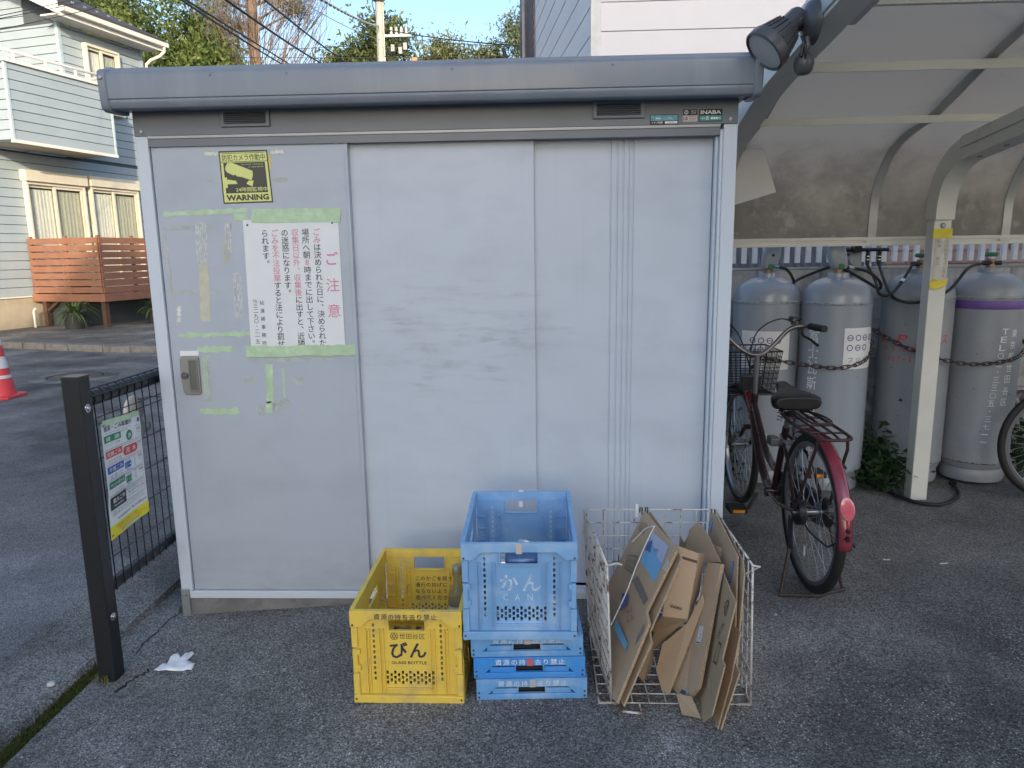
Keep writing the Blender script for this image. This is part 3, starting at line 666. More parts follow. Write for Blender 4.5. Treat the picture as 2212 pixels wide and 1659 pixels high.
# roof over the upper storey
rt_ = mat("dark_shingle", (.05,.048,.05), .8, var=.25, vscale=10, bump=.5, bscale=30)
m = MB(); m.prism([(1.86,-.50,6.60),(1.86,-.50,6.70),(1.86,3.5,8.6),(1.86,7.5,6.70),(1.86,7.5,6.60),(1.86,3.5,8.46)], (2.98,0,0)); rf = m.build("roof", rt_, bh)
for yy0, yy1, za, zb in ((-.5,3.5,6.56,8.44),(3.5,7.5,8.44,6.56)):
    MB().prism([(1.80,yy0,za-.12),(1.80,yy0,za+.13),(1.80,yy1,zb+.13),(1.80,yy1,zb-.12)], (.055,0,0)).build("barge_board", trim, rf)
MB().box(1.86,4.84,-.47,0,6.44,6.47).build("soffit", trim, rf); MB().box(1.86,4.84,-.485,-.46,6.42,6.60).build("fascia", trim, rf)
g_ = [(-.62,6.60),(-.60,6.51),(-.50,6.50),(-.49,6.60),(-.505,6.60),(-.515,6.515),(-.59,6.522),(-.605,6.60)]
gt = MB().extrude_profile(g_, 1.90, 4.90).build("gutter", trim, rf)
for x in (1.90,4.90): MB().prism([(x-.01,-.62,6.60),(x-.01,-.60,6.51),(x-.01,-.50,6.50),(x-.01,-.49,6.60)], (.02,0,0)).build("gutter_end", trim, gt)
MB().tube([(4.80,-.56,6.50),(4.80,-.55,6.40),(4.78,-.42,6.30),(4.72,-.2,6.22),(4.68,-.09,6.12),(4.67,-.07,5.9),(4.67,-.07,.2)], .035, 10).build("downpipe", trim, bh, smooth=50)
m = MB(); rg = random.Random(4)
for i in range(9): m.box(2.0+i*.33,2.06+i*.33,-.05,-.03,6.93,6.97)
m.build("snow_guards", mat("guard_metal",(.35,.36,.36),.5,metal=.5), rf)
# balcony: front parapet, near end parapet
bal = MB().box(.06,2.47,-.98,-.021,3.62,3.74).build("balcony", mat("balcony_soffit", (.50,.44,.35), .8), bh)
MB().box(.07,2.46,-.965,-.94,3.72,5.02).build("parapet_core", gap, bal)
boards(bal, .04, 2.48, 3.66, 5.04, lambda x,t,z: (x,-.97-t,z), name="parapet_board"); boards(bal, -.98, 5.0, 3.66, 5.04, lambda x,t,z: (.055-t,x,z), name="parapet_board"); boards(bal, -.96, -.03, 3.66, 5.04, lambda x,t,z: (2.47+t,x,z), name="parapet_board")
MB().box(.056,.07,-.96,5,3.62,5.04).build("parapet_core", gap, bal)
for xx in (.03, 2.47): MB().box(xx-.02,xx+.03,-1.0,-.95,3.63,5.05).build("corner_trim", mat("light_blue_trim", (.46,.55,.57), .6), bal)
m = MB(); m.box(-.02,2.53,-1.03,-.90,5.05,5.11); m.box(-.02,.11,-.899,5,5.05,5.11); m.box(2.40,2.53,-.899,-.03,5.05,5.11); m.build("parapet_cap", trim, bal)
m = MB(); m.box(-.0,2.51,-1.01,-.95,3.595,3.655); m.build("soffit_trim", trim, bal)
m = MB(); m.tube([(.05,4.5,5.27),(.05,-.93,5.27),(.09,-.965,5.27),(2.42,-.965,5.27),(2.46,-.93,5.27),(2.46,-.05,5.27)], .028, 8); m.build("hand_rail", trim, bal, smooth=60)
for x in (.25,.95,1.65,2.35): MB().box(x-.02,x+.02,-.985,-.945,5.11,5.25).build("rail_post", trim, bal)
# windows
curt = mat("curtain", (.78,.80,.70), .9, var=.08, vscale=20); curt2 = mat("darker_curtain", (.52,.53,.42), .9, var=.08, vscale=20)
gl = mat("clear_pane", (.10,.12,.11), .04, alpha=.12, spec=.8)
def window(x0, x1, z0, z1, box=True, sash=(.47,)):
    w = MB().holes(x1-x0,z1-z0,.12,[(.05,.06,x1-x0-.05,z1-z0-.06)], lambda u,v,t: (x0+u,-.022-t,z0+v)).build("window", crw, bh, bevel=.006)
    if box: MB().prism([(x0-.04,-.023,z1),(x0-.04,-.20,z1),(x0-.04,-.20,z1+.16),(x0-.04,-.17,z1+.23),(x0-.04,-.023,z1+.23)], (x1-x0+.08,0,0)).build("shutter_box", crw, w, bevel=.01)
    xm = x0+(x1-x0)*.47
    for a_, b_, yy in ((x0+.052,xm+.05,-.075),(xm-.02,x1-.052,-.11)):
        s_ = MB().holes(b_-a_, z1-z0-.125, .035, [(.05,.05,b_-a_-.06,z1-z0-.175)], lambda u,v,t: (a_+u,yy-t+.03,z0+.0625+v)).build("sash", crw, w)
        MB().box(a_+.04,b_-.05,yy+.012,yy+.016,z0+.10,z1-.10).build("pane", gl, w)
    for a_, b_, cm in ((x0+.06,xm,curt),(xm,x1-.06,curt2)):
        m = MB(); n = 40; ph = x0*3
        pts = [(a_+(b_-a_)*i/n, -.030-.0045*math.sin(i*1.15+ph)-.002*math.sin(i*.41)) for i in range(n+1)]
        m.add([(x,y,z) for z in (z0+.065,z1-.15) for x,y in pts], [(i,i+1,n+2+i,n+1+i) for i in range(n)]); m.build("curtain", cm, w, smooth=60, fixn=False)
    MB().box(x0+.06,x1-.06,-.0235,-.0225,z0+.07,z1-.07).build("dark_interior", gap, w)
window(.90,2.36,.72,3.0); window(2.52,3.94,.72,3.02); window(2.82,3.78,4.7,6.16, False)

# ---- deck in front of the windows
wood = mat("deck_wood", (.25,.115,.07), .55, var=.12, vscale=5, col2=(.20,.095,.06), c2scale=3, streak=(1,1,8)); woodd = mat("deck_wood_dark", (.10,.055,.035), .7, var=.2)
dk = thing("wooden_deck", "raised reddish brown timber deck with slatted fence by the blue house", "deck", HA, RAD(90)-AZ)
for k in range(8):
    z = .705+k*.1425
    MB().box(.815,.84,-1.86,-.05,z,z+.122).build("slat", wood, dk, bevel=.004); MB().box(.842,4.4,-1.885,-1.86,z,z+.122).build("slat", wood, dk, bevel=.004)
for x, y in ((.87,-.09),(.87,-1.0),(.875,-1.83),(1.75,-1.83),(2.65,-1.83),(3.5,-1.83),(4.35,-1.83)): MB().box(x-.03,x+.03,y-.028,y+.028,.60,1.87).build("post", wood, dk)
MB().box(.79,.835,-1.93,.0-.03,.53,.685).build("edge_beam", wood, dk, bevel=.004); MB().box(.8352,4.45,-1.93,-1.89,.53,.685).build("edge_beam", wood, dk, bevel=.004)
for k in range(12): MB().box(.85,4.4,-1.88+k*.15,-1.88+k*.15+.14,.585,.61).build("floor_plank", wood, dk)
for x, y in ((.90,-.26),(.92,-1.78),(2.6,-1.78),(4.3,-1.78)): MB().box(x-.05,x+.05,y-.05,y+.05,0,.53).build("leg", woodd, dk)
MB().bar((.90,-.32,.34),(.90,-.62,.53),.05,.07,(1,0,0)).build("brace", woodd, dk)
MB().box(1.0,4.4,-1.2,-.2,.0,.53).build("underdeck_block", gap, dk)  # dark block filling the middle of the space under the deck
# pipe on the foundation wall
tag(MB().tube([(0,0,0),(0,0,.34),(.05,0,.40)], .022, 8).build("vent_pipe", trim, loc=(-9.05,12.0,0)), "thin cream pipe standing against the blue house foundation", "pipe")

# ---- strap-leaved plants
def strap_plant(name, loc, n, L0, label, green, pot=True, seed=0, zb=.28, wd=.03):
    rg = random.Random(seed); t = thing(name, label, "plant", loc); m = MB()
    for i in range(n):
        a = rg.uniform(0,6.28); el = rg.uniform(.15,1.35); L_ = L0*rg.uniform(.6,1.05); d = V(math.cos(a),math.sin(a),0); s_ = V(-math.sin(a),math.cos(a),0)
        p = V(rg.uniform(-.07,.07),rg.uniform(-.07,.07),zb); vs = []; w = wd*rg.uniform(.7,1.2); ang = el
        for k in range(7):
            ww = w*(1-(k/6)**2.2)*.5+.0008; vs += [p-s_*ww, p+s_*ww]; p = p+(d*math.cos(ang)+V(0,0,math.sin(ang)))*L_/6; ang -= rg.uniform(.22,.42)
        m.add(vs, [(2*k,2*k+1,2*k+3,2*k+2) for k in range(6)])
    m.build("leaves", mat(name+"_leaf", green, .5, var=.35, vscale=7), t, smooth=60, fixn=False)
    if pot: MB().lathe([(0,.0),(.17,0),(.21,.30),(.225,.30),(.225,.33),(.195,.33),(.19,.28),(0,.28)], 20).build("pot", mat("dark_pot", (.04,.04,.042), .6), t, smooth=35)
    return t
strap_plant("potted_plant", (-7.95,11.62,0), 110, .62, "arching strap leaf plant in dark pot beneath the deck corner", (.10,.17,.045), seed=1)
strap_plant("potted_plant", (-6.85,12.75,0), 90, .56, "strap leaf plant in dark pot in the deck's shade", (.075,.13,.035), seed=2)
strap_plant("potted_plant", (-8.45,12.75,.62), 26, .36, "yellow green plant peeking above the deck fence", (.42,.47,.06), seed=3, zb=.95, wd=.09)

# ---- traffic cone
cn = thing("traffic_cone", "red and white traffic cone standing in the road", "traffic cone", (-4.47,4.90,-.102))
cr = mat("cone_red", (.62,.06,.075), .5, var=.06); cw = mat("cone_band", (.62,.63,.66), .35, var=.05)
bs = MB(); bs.prism([(-.19,-.15,0),(-.15,-.19,0),(.15,-.19,0),(.19,-.15,0),(.19,.15,0),(.15,.19,0),(-.15,.19,0),(-.19,.15,0)], (0,0,.035)).build("base", cr, cn, bevel=.008)
def cz(z): return .152-.098*z/.7
MB().lathe([(cz(0),.035),(cz(.22),.22)], 28).build("cone_body", cr, cn, smooth=40)
for z0, z1, mm in ((.221,.255,cw),(.256,.33,cr),(.331,.46,cw),(.461,.58,cr),(.581,.66,cw),(.661,.70,cr)):
    MB().lathe([(cz(z0)-.003,z0),(cz(z0),z0),(cz(z1),z1),(cz(z1)-.004,z1)], 28).build("band", mm, cn, smooth=40)

# ------------------------------------------------------------------ pink-white house behind the shed
ph = thing("pale_house", "tall pale pinkish house with wide siding behind the shed", "house", (2.05,5.0,0))
pk = mat("pale_pink_siding", (.78,.75,.77), .6, var=.03, vscale=1.5); pkg = mat("pink_gap", (.42,.41,.42), .8)
MB().prism([(.02,.012,0),(7,.012,0),(7,6.8,0),(-.78,6.8,0)], (0,0,7.5)).build("wall", pkg, ph)
fw_ = MB().box(.02,7,.004,.011,0,7.5).build("front_wall", pkg, ph)
dxf = -.1228
for k in range(27):
    z = 3.551-.271*13+.271*k
    MB().add([(.085,0.003,z),(7,0.003,z),(7,0.003,z+.262),(.085,0.003,z+.262),(.085,-.012,z),(7,-.012,z),(7,-.009,z+.262),(.085,-.009,z+.262)], [(0,1,2,3),(4,5,6,7),(0,1,5,4),(1,2,6,5),(2,3,7,6),(3,0,4,7)]).build("siding_board", pk, fw_)
    a, b_ = V(.0,.09,z), V(dxf*4.6,4.6,z)
    o = V(-.012,-.0015,0); h = V(0,0,.262)
    MB().add([a,b_,b_+h,a+h,a+o,b_+o,b_+o*.7+h,a+o*.7+h], [(0,1,2,3),(4,5,6,7),(0,1,5,4),(1,2,6,5),(2,3,7,6),(3,0,4,7)]).build("siding_board", pk, fw_)
MB().box(-.018,.084,-.018,.088,0,7.5).build("corner_trim", mat("white_corner", (.70,.69,.68), .5), ph)
tl = mat("burgundy_tile", (.085,.04,.045), .5, var=.3, vscale=14)
tw = MB().prism([(dxf*4.62,4.62,0),(dxf*4.62-.03,4.62,0),(dxf*6.8-.03,6.8,0),(dxf*6.8,6.8,0)], (0,0,7.5)).build("tiled_wall", mat("tile_joint",(.28,.22,.22),.8), ph)
for r_ in range(40):                              # courses in view of narrow wall tiles
    for c_ in range(7):
        y0 = 4.64+c_*.305+(.15 if r_ % 2 else 0); y1 = min(y0+.29, 6.79); z = 2.6+r_*.075
        if y0 > 6.7: continue
        MB().prism([(dxf*y0-.031,y0,z),(dxf*y0-.040,y0,z),(dxf*y1-.040,y1,z),(dxf*y1-.031,y1,z)], (0,0,.066)).build("tile", tl, tw)
MB().tube([(dxf*5.6-.09,5.6,7.4),(dxf*5.6-.09,5.6,0)], .03, 8).build("downpipe", mat("grey_pipe", (.45,.42,.42), .5), ph, smooth=50)
MB().tube([(dxf*6.8-.35,6.9,5.2),(dxf*6.8-.30,6.9,4.95),(dxf*6.8-.15,6.88,4.86),(dxf*6.8-.06,6.86,4.80)], .04, 8).build("gutter_elbow", mat("dark_pipe", (.06,.06,.065), .5), ph, smooth=50)

# ------------------------------------------------------------------ utility pole and overhead lines
up_ = thing("utility_pole", "concrete utility pole with grey transformer and insulators", "utility pole", (-4.76,28,0))
MB().tube([(0,0,0),(0,0,14)], [.19,.14], 16).build("pole", mat("pole_concrete", (.34,.34,.32), .85, var=.12, vscale=3), up_, smooth=50)
MB().lathe([(0,0),(.22,0),(.25,.03),(.25,.85),(.22,.9),(0,.92)], 20, (.02,-.1,11.28)).build("transformer", mat("transformer_paint", (.36,.37,.36), .5), up_, smooth=35)
MB().tube([(.16,-.05,8),(.17,-.05,11.3)], .02, 6).build("conduit", M['alu'], up_); MB().tube([(-.2,-.02,11.6),(-.25,-.1,11.2),(-.18,-.1,10.9),(-.14,-.1,10.6)], .02, 6).build("lead", M['black'], up_)
MB().box(.1,1.25,-.05,.05,9.95,10.05).build("cross_arm", M['galv'], up_)
for k in range(4):
    x = .45+k*.2
    MB().lathe([(0,0),(.05,0),(.07,.06),(.04,.1),(.07,.16),(.04,.2),(.06,.26),(0,.3)], 10, (x,0,10.05)).build("insulator", mat("porcelain",(.5,.5,.5),.3), up_, smooth=40)
    MB().tube([(x,0,9.95),(x+.05,-.05,9.6),(x-.1,-.1,9.3),(x-.3,-.05,9.2)], .018, 6).build("jumper", M['black'], up_)
for x, z in ((.5,9.55),(.8,9.45),(1.0,9.6)): MB().box(x-.07,x+.07,-.12,-.02,z-.16,z+.1).build("switch_box", mat("grey_box",(.30,.31,.31),.5), up_)
MB().box(1.25,1.45,-.1,.05,8.9,9.15).build("orange_guard", mat("orange_plastic",(.6,.2,.06),.5), up_)
cab = mat("cable_sheath", (.022,.022,.024), .6); cabp = mat("pale_cable", (.33,.33,.32), .6)
def wire(p, q, r, label, sag=.3, mtl=None, group=None, twist=False):
    p, q = Vector(p), Vector(q); pts = []
    for i in range(25):
        t = i/24; c = p.lerp(q, t); c.z -= sag*4*t*(1-t); pts.append(c)
    m = MB(); m.tube(pts, r, 6)
    if twist:
        tw2 = []
        for i in range(240):
            t = i/239; c = p.lerp(q, t); c.z -= sag*4*t*(1-t); a = t*180; tw2.append(c+V(math.cos(a)*r*1.2,0,math.sin(a)*r*1.2))
        m.tube(tw2, r*.7, 4)
    o = m.build("overhead_cable", mtl or cab, smooth=60); return tag(o, label, "cable", group)
wire((-4.56,8.4,5.69),(-8.39,27.6,8.77),.022,"lower cable of a thick black pair running above the shed roof",.05)
wire((-4.74,8.79,5.81),(-8.06,27.51,8.73),.022,"upper cable of a thick black pair running above the shed roof",.0)
wire((-3.82,8.4,5.66),(-6.81,27.6,8.77),.026,"thickest single black cable sloping past the bare tree",.08)
wire((-3.52,9.4,5.99),(-6.04,28.6,8.98),.022,"black cable between bare tree and utility pole",.08)
wire((-2.54,9.8,5.84),(-4.79,28.0,10.37),.022,"pale twisted cable running up to the utility pole",.12,cabp,twist=True)
wire((-3.1,9.8,5.96),(-4.79,28.1,9.9),.010,"thin pale cable just below the twisted one",.15,cabp)
wire((-4.6,28.0,10.25),(2.7,17.6,6.64),.020,"thicker black line from utility pole to the pale house",.12)
wire((-4.6,28.0,9.95),(2.7,17.6,6.62),.009,"thin black line from utility pole to the pale house",.05)
wire((-16.24,30.0,10.05),(5.01,30.0,9.67),.012,"thin level line crossing behind the utility pole",.15)
wire((-11.23,29.3,10.03),(-4.8,28,9.75),.012,"thin level line ending at the utility pole",.1)
for (p, q, lb) in (((-5.9,6.0,4.0),(-7.3,12.1,6.4),"uppermost"),((-6.5,6.0,3.9),(-6.36,11.9,6.38),"middle"),((-6.7,6.0,3.7),(-6.18,11.9,6.28),"lowest")):
    wire(p, q, .006, lb+" of three thin wires before the blue house gable", .02)

# ------------------------------------------------------------------ trees
def np_mesh(name, vs, nq, mtl, parent, k=4):
    me = bpy.data.meshes.new(name); n = len(vs); me.vertices.add(n); me.vertices.foreach_set("co", vs.astype(np.float32).ravel())
    me.loops.add(n); me.loops.foreach_set("vertex_index", np.arange(n, dtype=np.int32)); me.polygons.add(nq)
    me.polygons.foreach_set("loop_start", np.arange(0, n, k, dtype=np.int32)); me.materials.append(mtl); me.update(calc_edges=True); me.validate()
    o = bpy.data.objects.new(name, me); COL.objects.link(o); o.parent = parent; return o
def leafmat(name, a, b_, sc=1.2):
    m = bpy.data.materials.new(name); m.use_nodes = True; N = m.node_tree.nodes; L = m.node_tree.links; b = N["Principled BSDF"]
    tc = N.new("ShaderNodeTexCoord"); n = N.new("ShaderNodeTexNoise"); n.inputs["Scale"].default_value = sc; n.inputs["Detail"].default_value = 5; L.new(tc.outputs["Object"], n.inputs["Vector"])
    r = N.new("ShaderNodeValToRGB"); r.color_ramp.elements[0].position = .35; r.color_ramp.elements[1].position = .68; r.color_ramp.elements[0].color = (*a,1); r.color_ramp.elements[1].color = (*b_,1)
    L.new(n.outputs["Fac"], r.inputs[0]); L.new(r.outputs[0], b.inputs["Base Color"]); b.inputs["Roughness"].default_value = .55; b.inputs["Specular IOR Level"].default_value = .35
    b.inputs["Subsurface Weight"].default_value = 0
    tr = N.new("ShaderNodeBsdfTranslucent"); L.new(r.outputs[0], tr.inputs[0]); mx = N.new("ShaderNodeMixShader"); mx.inputs[0].default_value = .28
    L.new(b.outputs[0], mx.inputs[1]); L.new(tr.outputs[0], mx.inputs[2]); L.new(mx.outputs[0], N["Material Output"].inputs[0]); return m
bark = mat("bark", (.10,.075,.055), .95, var=.3, vscale=6, bump=.6, bscale=20); twigm = mat("twig_bark", (.17,.125,.10), .95, var=.3, vscale=3)
def tree(label, loc, trunk_h, blobs, nleaf, size, mtl, seed, aspect=.5, clump=.45, nclump=60, name="leafy_tree"):
    rg = np.random.default_rng(seed); r2 = random.Random(seed); t = thing(name, label, "tree", loc)
    m = MB(); m.tube([(0,0,0),(.1,.05,trunk_h*.5),(0,0,trunk_h)], [.28,.2,.12], 10)
    cents = []
    for b in blobs:
        c, r = np.array(b[:3]), np.array(b[3:6])
        for i in range(int(nclump*b[6] if len(b) > 6 else nclump)):
            d = rg.normal(size=3); d /= np.linalg.norm(d); cents.append((c+d*r*rg.uniform(.45,1.0), rg.uniform(.6,1.3)))
        m.tube([(0,0,trunk_h*.6), tuple(c*np.array([.5,.5,.0])+np.array([0,0,(trunk_h*.6+c[2])/2])), tuple(c)], [.14,.09,.04], 6)
        for i in range(7):
            e = cents[r2.randrange(len(cents))][0]; m.tube([tuple(c), tuple((c+e)/2+rg.normal(0,.2,3)), tuple(e)], [.05,.03,.012], 5)
    m.build("trunk", bark, t, smooth=50)
    idx = rg.integers(0, len(cents), nleaf); cc = np.array([cents[i][0] for i in range(len(cents))]); sc = np.array([c[1] for c in cents])
    p = cc[idx]+rg.normal(size=(nleaf,3))*clump*sc[idx][:,None]*np.array([1,1,.75])
    a = rg.normal(size=(nleaf,3)); a /= np.linalg.norm(a,axis=1)[:,None]; a[:,2] -= .35
    b = rg.normal(size=(nleaf,3)); b = np.cross(a,b); b /= np.linalg.norm(b,axis=1)[:,None]
    s = size*rg.uniform(.6,1.3,nleaf)[:,None]
    vs = np.stack([p-a*s*.5, p+b*s*aspect*.5, p+a*s*.5, p-b*s*aspect*.5], 1).reshape(-1,3)
    np_mesh("crown", vs, nleaf, mtl, t); return t
tree("broad green tree rising behind the blue house roof", (-17.0,31,0), 6, [(0,0,8.2,4.6,3.5,3.6),(1.6,-1,10.6,3.0,2.6,2.8),(-1.5,0,12.6,3.6,3,3.2),(3.6,-1,8.4,2.0,2,2.2)], 46000, .24, leafmat("broad_leaf", (.045,.080,.020), (.17,.215,.06), 1.0), 1, .42, .5, 70)
tree("dark leaved tree close behind the utility pole", (-6.6,34,0), 6, [(0,0,9.0,2.2,2,2.6),(.6,0,11.0,1.3,1.2,1.6),(-1.0,0,9.6,1.6,1.4,1.6)], 16000, .21, leafmat("dark_leaf", (.05,.075,.026), (.16,.19,.07), 1.2), 2, .5, .42, 46)
tree("sunlit yellowish tree right of the utility pole", (-2.8,36,0), 6, [(0,0,9.2,2.6,2,2.4),(-.4,0,10.7,1.7,1.5,1.3),(1.9,0,10.2,1.0,1,1.4),(-2.2,0,9.4,1.2,1,1.4)], 18000, .20, leafmat("yellowish_leaf", (.065,.085,.030), (.22,.225,.09), 1.2), 3, .4, .38, 52)
tree("narrow pale green tree beside the burgundy wall", (.9,34,0), 6, [(0,0,9.5,1.5,1.4,3.0),(.7,0,11.5,1.2,1.1,1.4)], 12000, .19, leafmat("pale_leaf", (.07,.10,.055), (.22,.26,.15), 1.4), 4, .4, .36, 60)
# tall conifer with bare twigs
pt_ = thing("pine_tree", "tall bare twigged pine with sparse brownish needle clumps", "tree", (-11.35,32,0))
rg = random.Random(9); m = MB(); m.tube([(0,0,0),(.05,0,6),(-.05,0,11),(.1,0,16)], [.34,.28,.24,.16], 10); m.build("trunk", mat("pine_bark", (.20,.145,.115), .95, var=.35, vscale=5, bump=.7, bscale=14), pt_, smooth=50)
m = MB()
for i in range(620):
    z0 = rg.uniform(3,12); a = rg.uniform(0,6.28); L_ = rg.uniform(1.8,4.4); d = V(math.cos(a), math.sin(a)*.7, 0); base = V(0,0,z0)+d*rg.uniform(0,2.8)
    e1 = base+d*L_*.28+V(0,0,L_*.35); e2 = e1+d*L_*.16+V(rg.uniform(-.3,.3),0,L_*.5)+V(0,0,rg.uniform(-.3,.4))
    m.tube([base, e1, e2], [.022,.016,.006], 3, cap=False)
m.build("twigs", twigm, pt_, fixn=False)
nr = np.random.default_rng(5); cl = [(-1.9,0,12.2),(-1.5,-.4,11.2),(-2.0,0,10.6),(1.5,0,12.6),(2.2,-.3,12.2),(-1.6,.2,9.8),(.9,0,13.2),(-2.3,0,13.2),(2.6,0,13.3),(-1.2,0,12.8),(-.7,-.4,11.6),(-1.0,-.3,10.4)]
for b in cl:
    m_ = MB(); m_.tube([(0,0,b[2]-.8),tuple(np.array(b)*[.6,.6,1]-[0,0,.3]),b], [.06,.045,.02], 5); m_.build("limb", bark, pt_)
n = 16000; p = np.array(cl)[nr.integers(0,len(cl),n)]+nr.normal(size=(n,3))*[.42,.42,.30]; a = nr.normal(size=(n,3)); a /= np.linalg.norm(a,axis=1)[:,None]; b = np.cross(a,nr.normal(size=(n,3))); b /= np.linalg.norm(b,axis=1)[:,None]
vs = np.stack([p, p+a*.22+b*.012, p+a*.22-b*.012],1).reshape(-1,3); np_mesh("crown", vs, n, leafmat("pine_needle", (.10,.085,.04), (.25,.19,.10), 1.0), pt_, 3)

# garden wall and hedge closing the far side of the driveway
gw = thing("garden_wall", "low grey garden wall with a trimmed hedge behind the driveway", "wall", (-14,24,0))
MB().box(0,15.5,0,.2,0,1.1).build("wall", mat("garden_wall_render",(.33,.32,.30),.9,var=.1,vscale=2), gw)
hr = np.random.default_rng(21); n = 26000; p = hr.uniform(size=(n,3))*[15.5,1.4,3.0]+[0,.3,.2]; p[:,2] += .35*np.sin(p[:,0]*1.7)+.2*np.sin(p[:,0]*4.1); a = hr.normal(size=(n,3)); a /= np.linalg.norm(a,axis=1)[:,None]; b = np.cross(a,hr.normal(size=(n,3))); b /= np.linalg.norm(b,axis=1)[:,None]; s_ = .22*hr.uniform(.6,1.3,n)[:,None]
np_mesh("hedge", np.stack([p-a*s_*.5,p+b*s_*.25,p+a*s_*.5,p-b*s_*.25],1).reshape(-1,3), n, leafmat("hedge_leaf",(.03,.055,.018),(.10,.14,.045),1.1), gw)
# ------------------------------------------------------------------ carport
cp = thing("carport", "aluminium cantilever carport with brown translucent curved roof", "carport")
def spl(pts, n=6):
    out = []
    for i in range(len(pts)-1):
        p0 = pts[max(i-1,0)]; p1 = pts[i]; p2 = pts[i+1]; p3 = pts[min(i+2,len(pts)-1)]
        for k in range(n):
            t = k/n; out.append(tuple(.5*((2*b)+(c-a)*t+(2*a-5*b+4*c-d)*t*t+(3*b-a-3*c+d)*t**3) for a,b,c,d in zip(p0,p1,p2,p3)))
    return out+[tuple(pts[-1])]
RP = spl([(1.362,1.428),(1.358,1.50),(1.345,1.67),(1.24,1.84),(1.08,1.935),(.80,2.0),(.41,2.145),(0,2.265),(-.5,2.38),(-1.0,2.47)])
def yz_offset(path, a, b_):                      # band polygon between two normal offsets of a (y,z) path
    up_s, lo_s = [], []
    for i, (y, z) in enumerate(path):
        y0, z0 = path[max(i-1,0)]; y1, z1 = path[min(i+1,len(path)-1)]; d = V(y1-y0, z1-z0, 0).normalized(); n = V(d.y,-d.x,0)
        if n.y < 0 and abs(n.y) > .5: pass
        up_s.append((y-n.x*a, z-n.y*a)); lo_s.append((y-n.x*b_, z-n.y*b_))
    return up_s, lo_s
def band(path, a, b_, x0, x1, mb=None):
    A_, B_ = yz_offset(path, a, b_); m = mb or MB(); k = len(path)
    vs = [(x,y,z) for x in (x0,x1) for L_ in (A_,B_) for y,z in L_]
    fs = []
    for i in range(k-1):
        fs += [(i,i+1,2*k+i+1,2*k+i),(k+i,3*k+i,3*k+i+1,k+i+1),(i,k+i,k+i+1,i+1),(2*k+i,2*k+i+1,3*k+i+1,3*k+i)]
    fs += [(0,2*k,3*k,k),(k-1,2*k-1,4*k-1,3*k-1)]
    return m.add(vs, fs)
# translucent sheet
pm = bpy.data.materials.new("smoked_sheet"); pm.use_nodes = True; N = pm.node_tree.nodes; L = pm.node_tree.links; b = N["Principled BSDF"]
tcn = N.new("ShaderNodeTexCoord"); nz = N.new("ShaderNodeTexNoise"); nz.inputs["Scale"].default_value = 2.6; nz.inputs["Detail"].default_value = 9; nz.inputs["Roughness"].default_value = .72
mp = N.new("ShaderNodeMapping"); mp.inputs["Scale"].default_value = (1,1,1.0); L.new(tcn.outputs["Object"], mp.inputs[0]); L.new(mp.outputs[0], nz.inputs["Vector"])
sx = N.new("ShaderNodeSeparateXYZ"); L.new(tcn.outputs["Object"], sx.inputs[0])
mr = N.new("ShaderNodeMapRange"); mr.inputs[1].default_value = 2.0; mr.inputs[2].default_value = 1.45; mr.inputs[3].default_value = -.16; mr.inputs[4].default_value = .22; L.new(sx.outputs[2], mr.inputs[0])
ad = N.new("ShaderNodeMath"); ad.operation = 'ADD'; L.new(nz.outputs["Fac"], ad.inputs[0]); L.new(mr.outputs[0], ad.inputs[1])
rp = N.new("ShaderNodeValToRGB"); e = rp.color_ramp.elements; e[0].position = .42; e[1].position = .72; e[0].color = (.70,.65,.58,1); e[1].color = (.44,.42,.38,1); L.new(ad.outputs[0], rp.inputs[0])
nz2 = N.new("ShaderNodeTexNoise"); nz2.inputs["Scale"].default_value = 16; nz2.inputs["Detail"].default_value = 6; L.new(tcn.outputs["Object"], nz2.inputs["Vector"])
rp2 = N.new("ShaderNodeValToRGB"); e = rp2.color_ramp.elements; e[0].position = .57; e[1].position = .72; L.new(nz2.outputs["Fac"], rp2.inputs[0])
mt = N.new("ShaderNodeMath"); mt.operation = 'MULTIPLY'; L.new(rp2.outputs[0], mt.inputs[0]); mr2 = N.new("ShaderNodeMapRange"); mr2.inputs[1].default_value = 1.95; mr2.inputs[2].default_value = 1.75; L.new(sx.outputs[2], mr2.inputs[0]); L.new(mr2.outputs[0], mt.inputs[1])
mx = N.new("ShaderNodeMix"); mx.data_type = 'RGBA'; L.new(mt.outputs[0], mx.inputs[0]); L.new(rp.outputs[0], mx.inputs[6]); mx.inputs[7].default_value = (.64,.62,.56,1)
L.new(mx.outputs[2], b.inputs["Base Color"]); b.inputs["Roughness"].default_value = .22
tr = N.new("ShaderNodeBsdfTranslucent"); L.new(mx.outputs[2], tr.inputs[0]); ms = N.new("ShaderNodeMixShader"); ms.inputs[0].default_value = .62
L.new(b.outputs[0], ms.inputs[1]); L.new(tr.outputs[0], ms.inputs[2])
tp = N.new("ShaderNodeBsdfTransparent"); L.new(mx.outputs[2], tp.inputs[0]); ms2 = N.new("ShaderNodeMixShader"); ms2.inputs[0].default_value = .22
L.new(ms.outputs[0], ms2.inputs[1]); L.new(tp.outputs[0], ms2.inputs[2]); L.new(ms2.outputs[0], N["Material Output"].inputs[0])
RX = [2.53, 3.308, 4.02, 4.73, 5.44, 6.15]
for i in range(len(RX)-1):
    band(RP, .004, .007, RX[i]+.004, RX[i+1]-.004).build("roof_sheet", pm, cp, smooth=50)
for x in RX: 
    rb = band(RP, .003, -.030, x-.014, x+.014).build("rib", M['alu_white'], cp, smooth=40)
    band(RP, .0082, .016, x-.022, x+.022).build("cover_strip", M['alu'], rb, smooth=40)
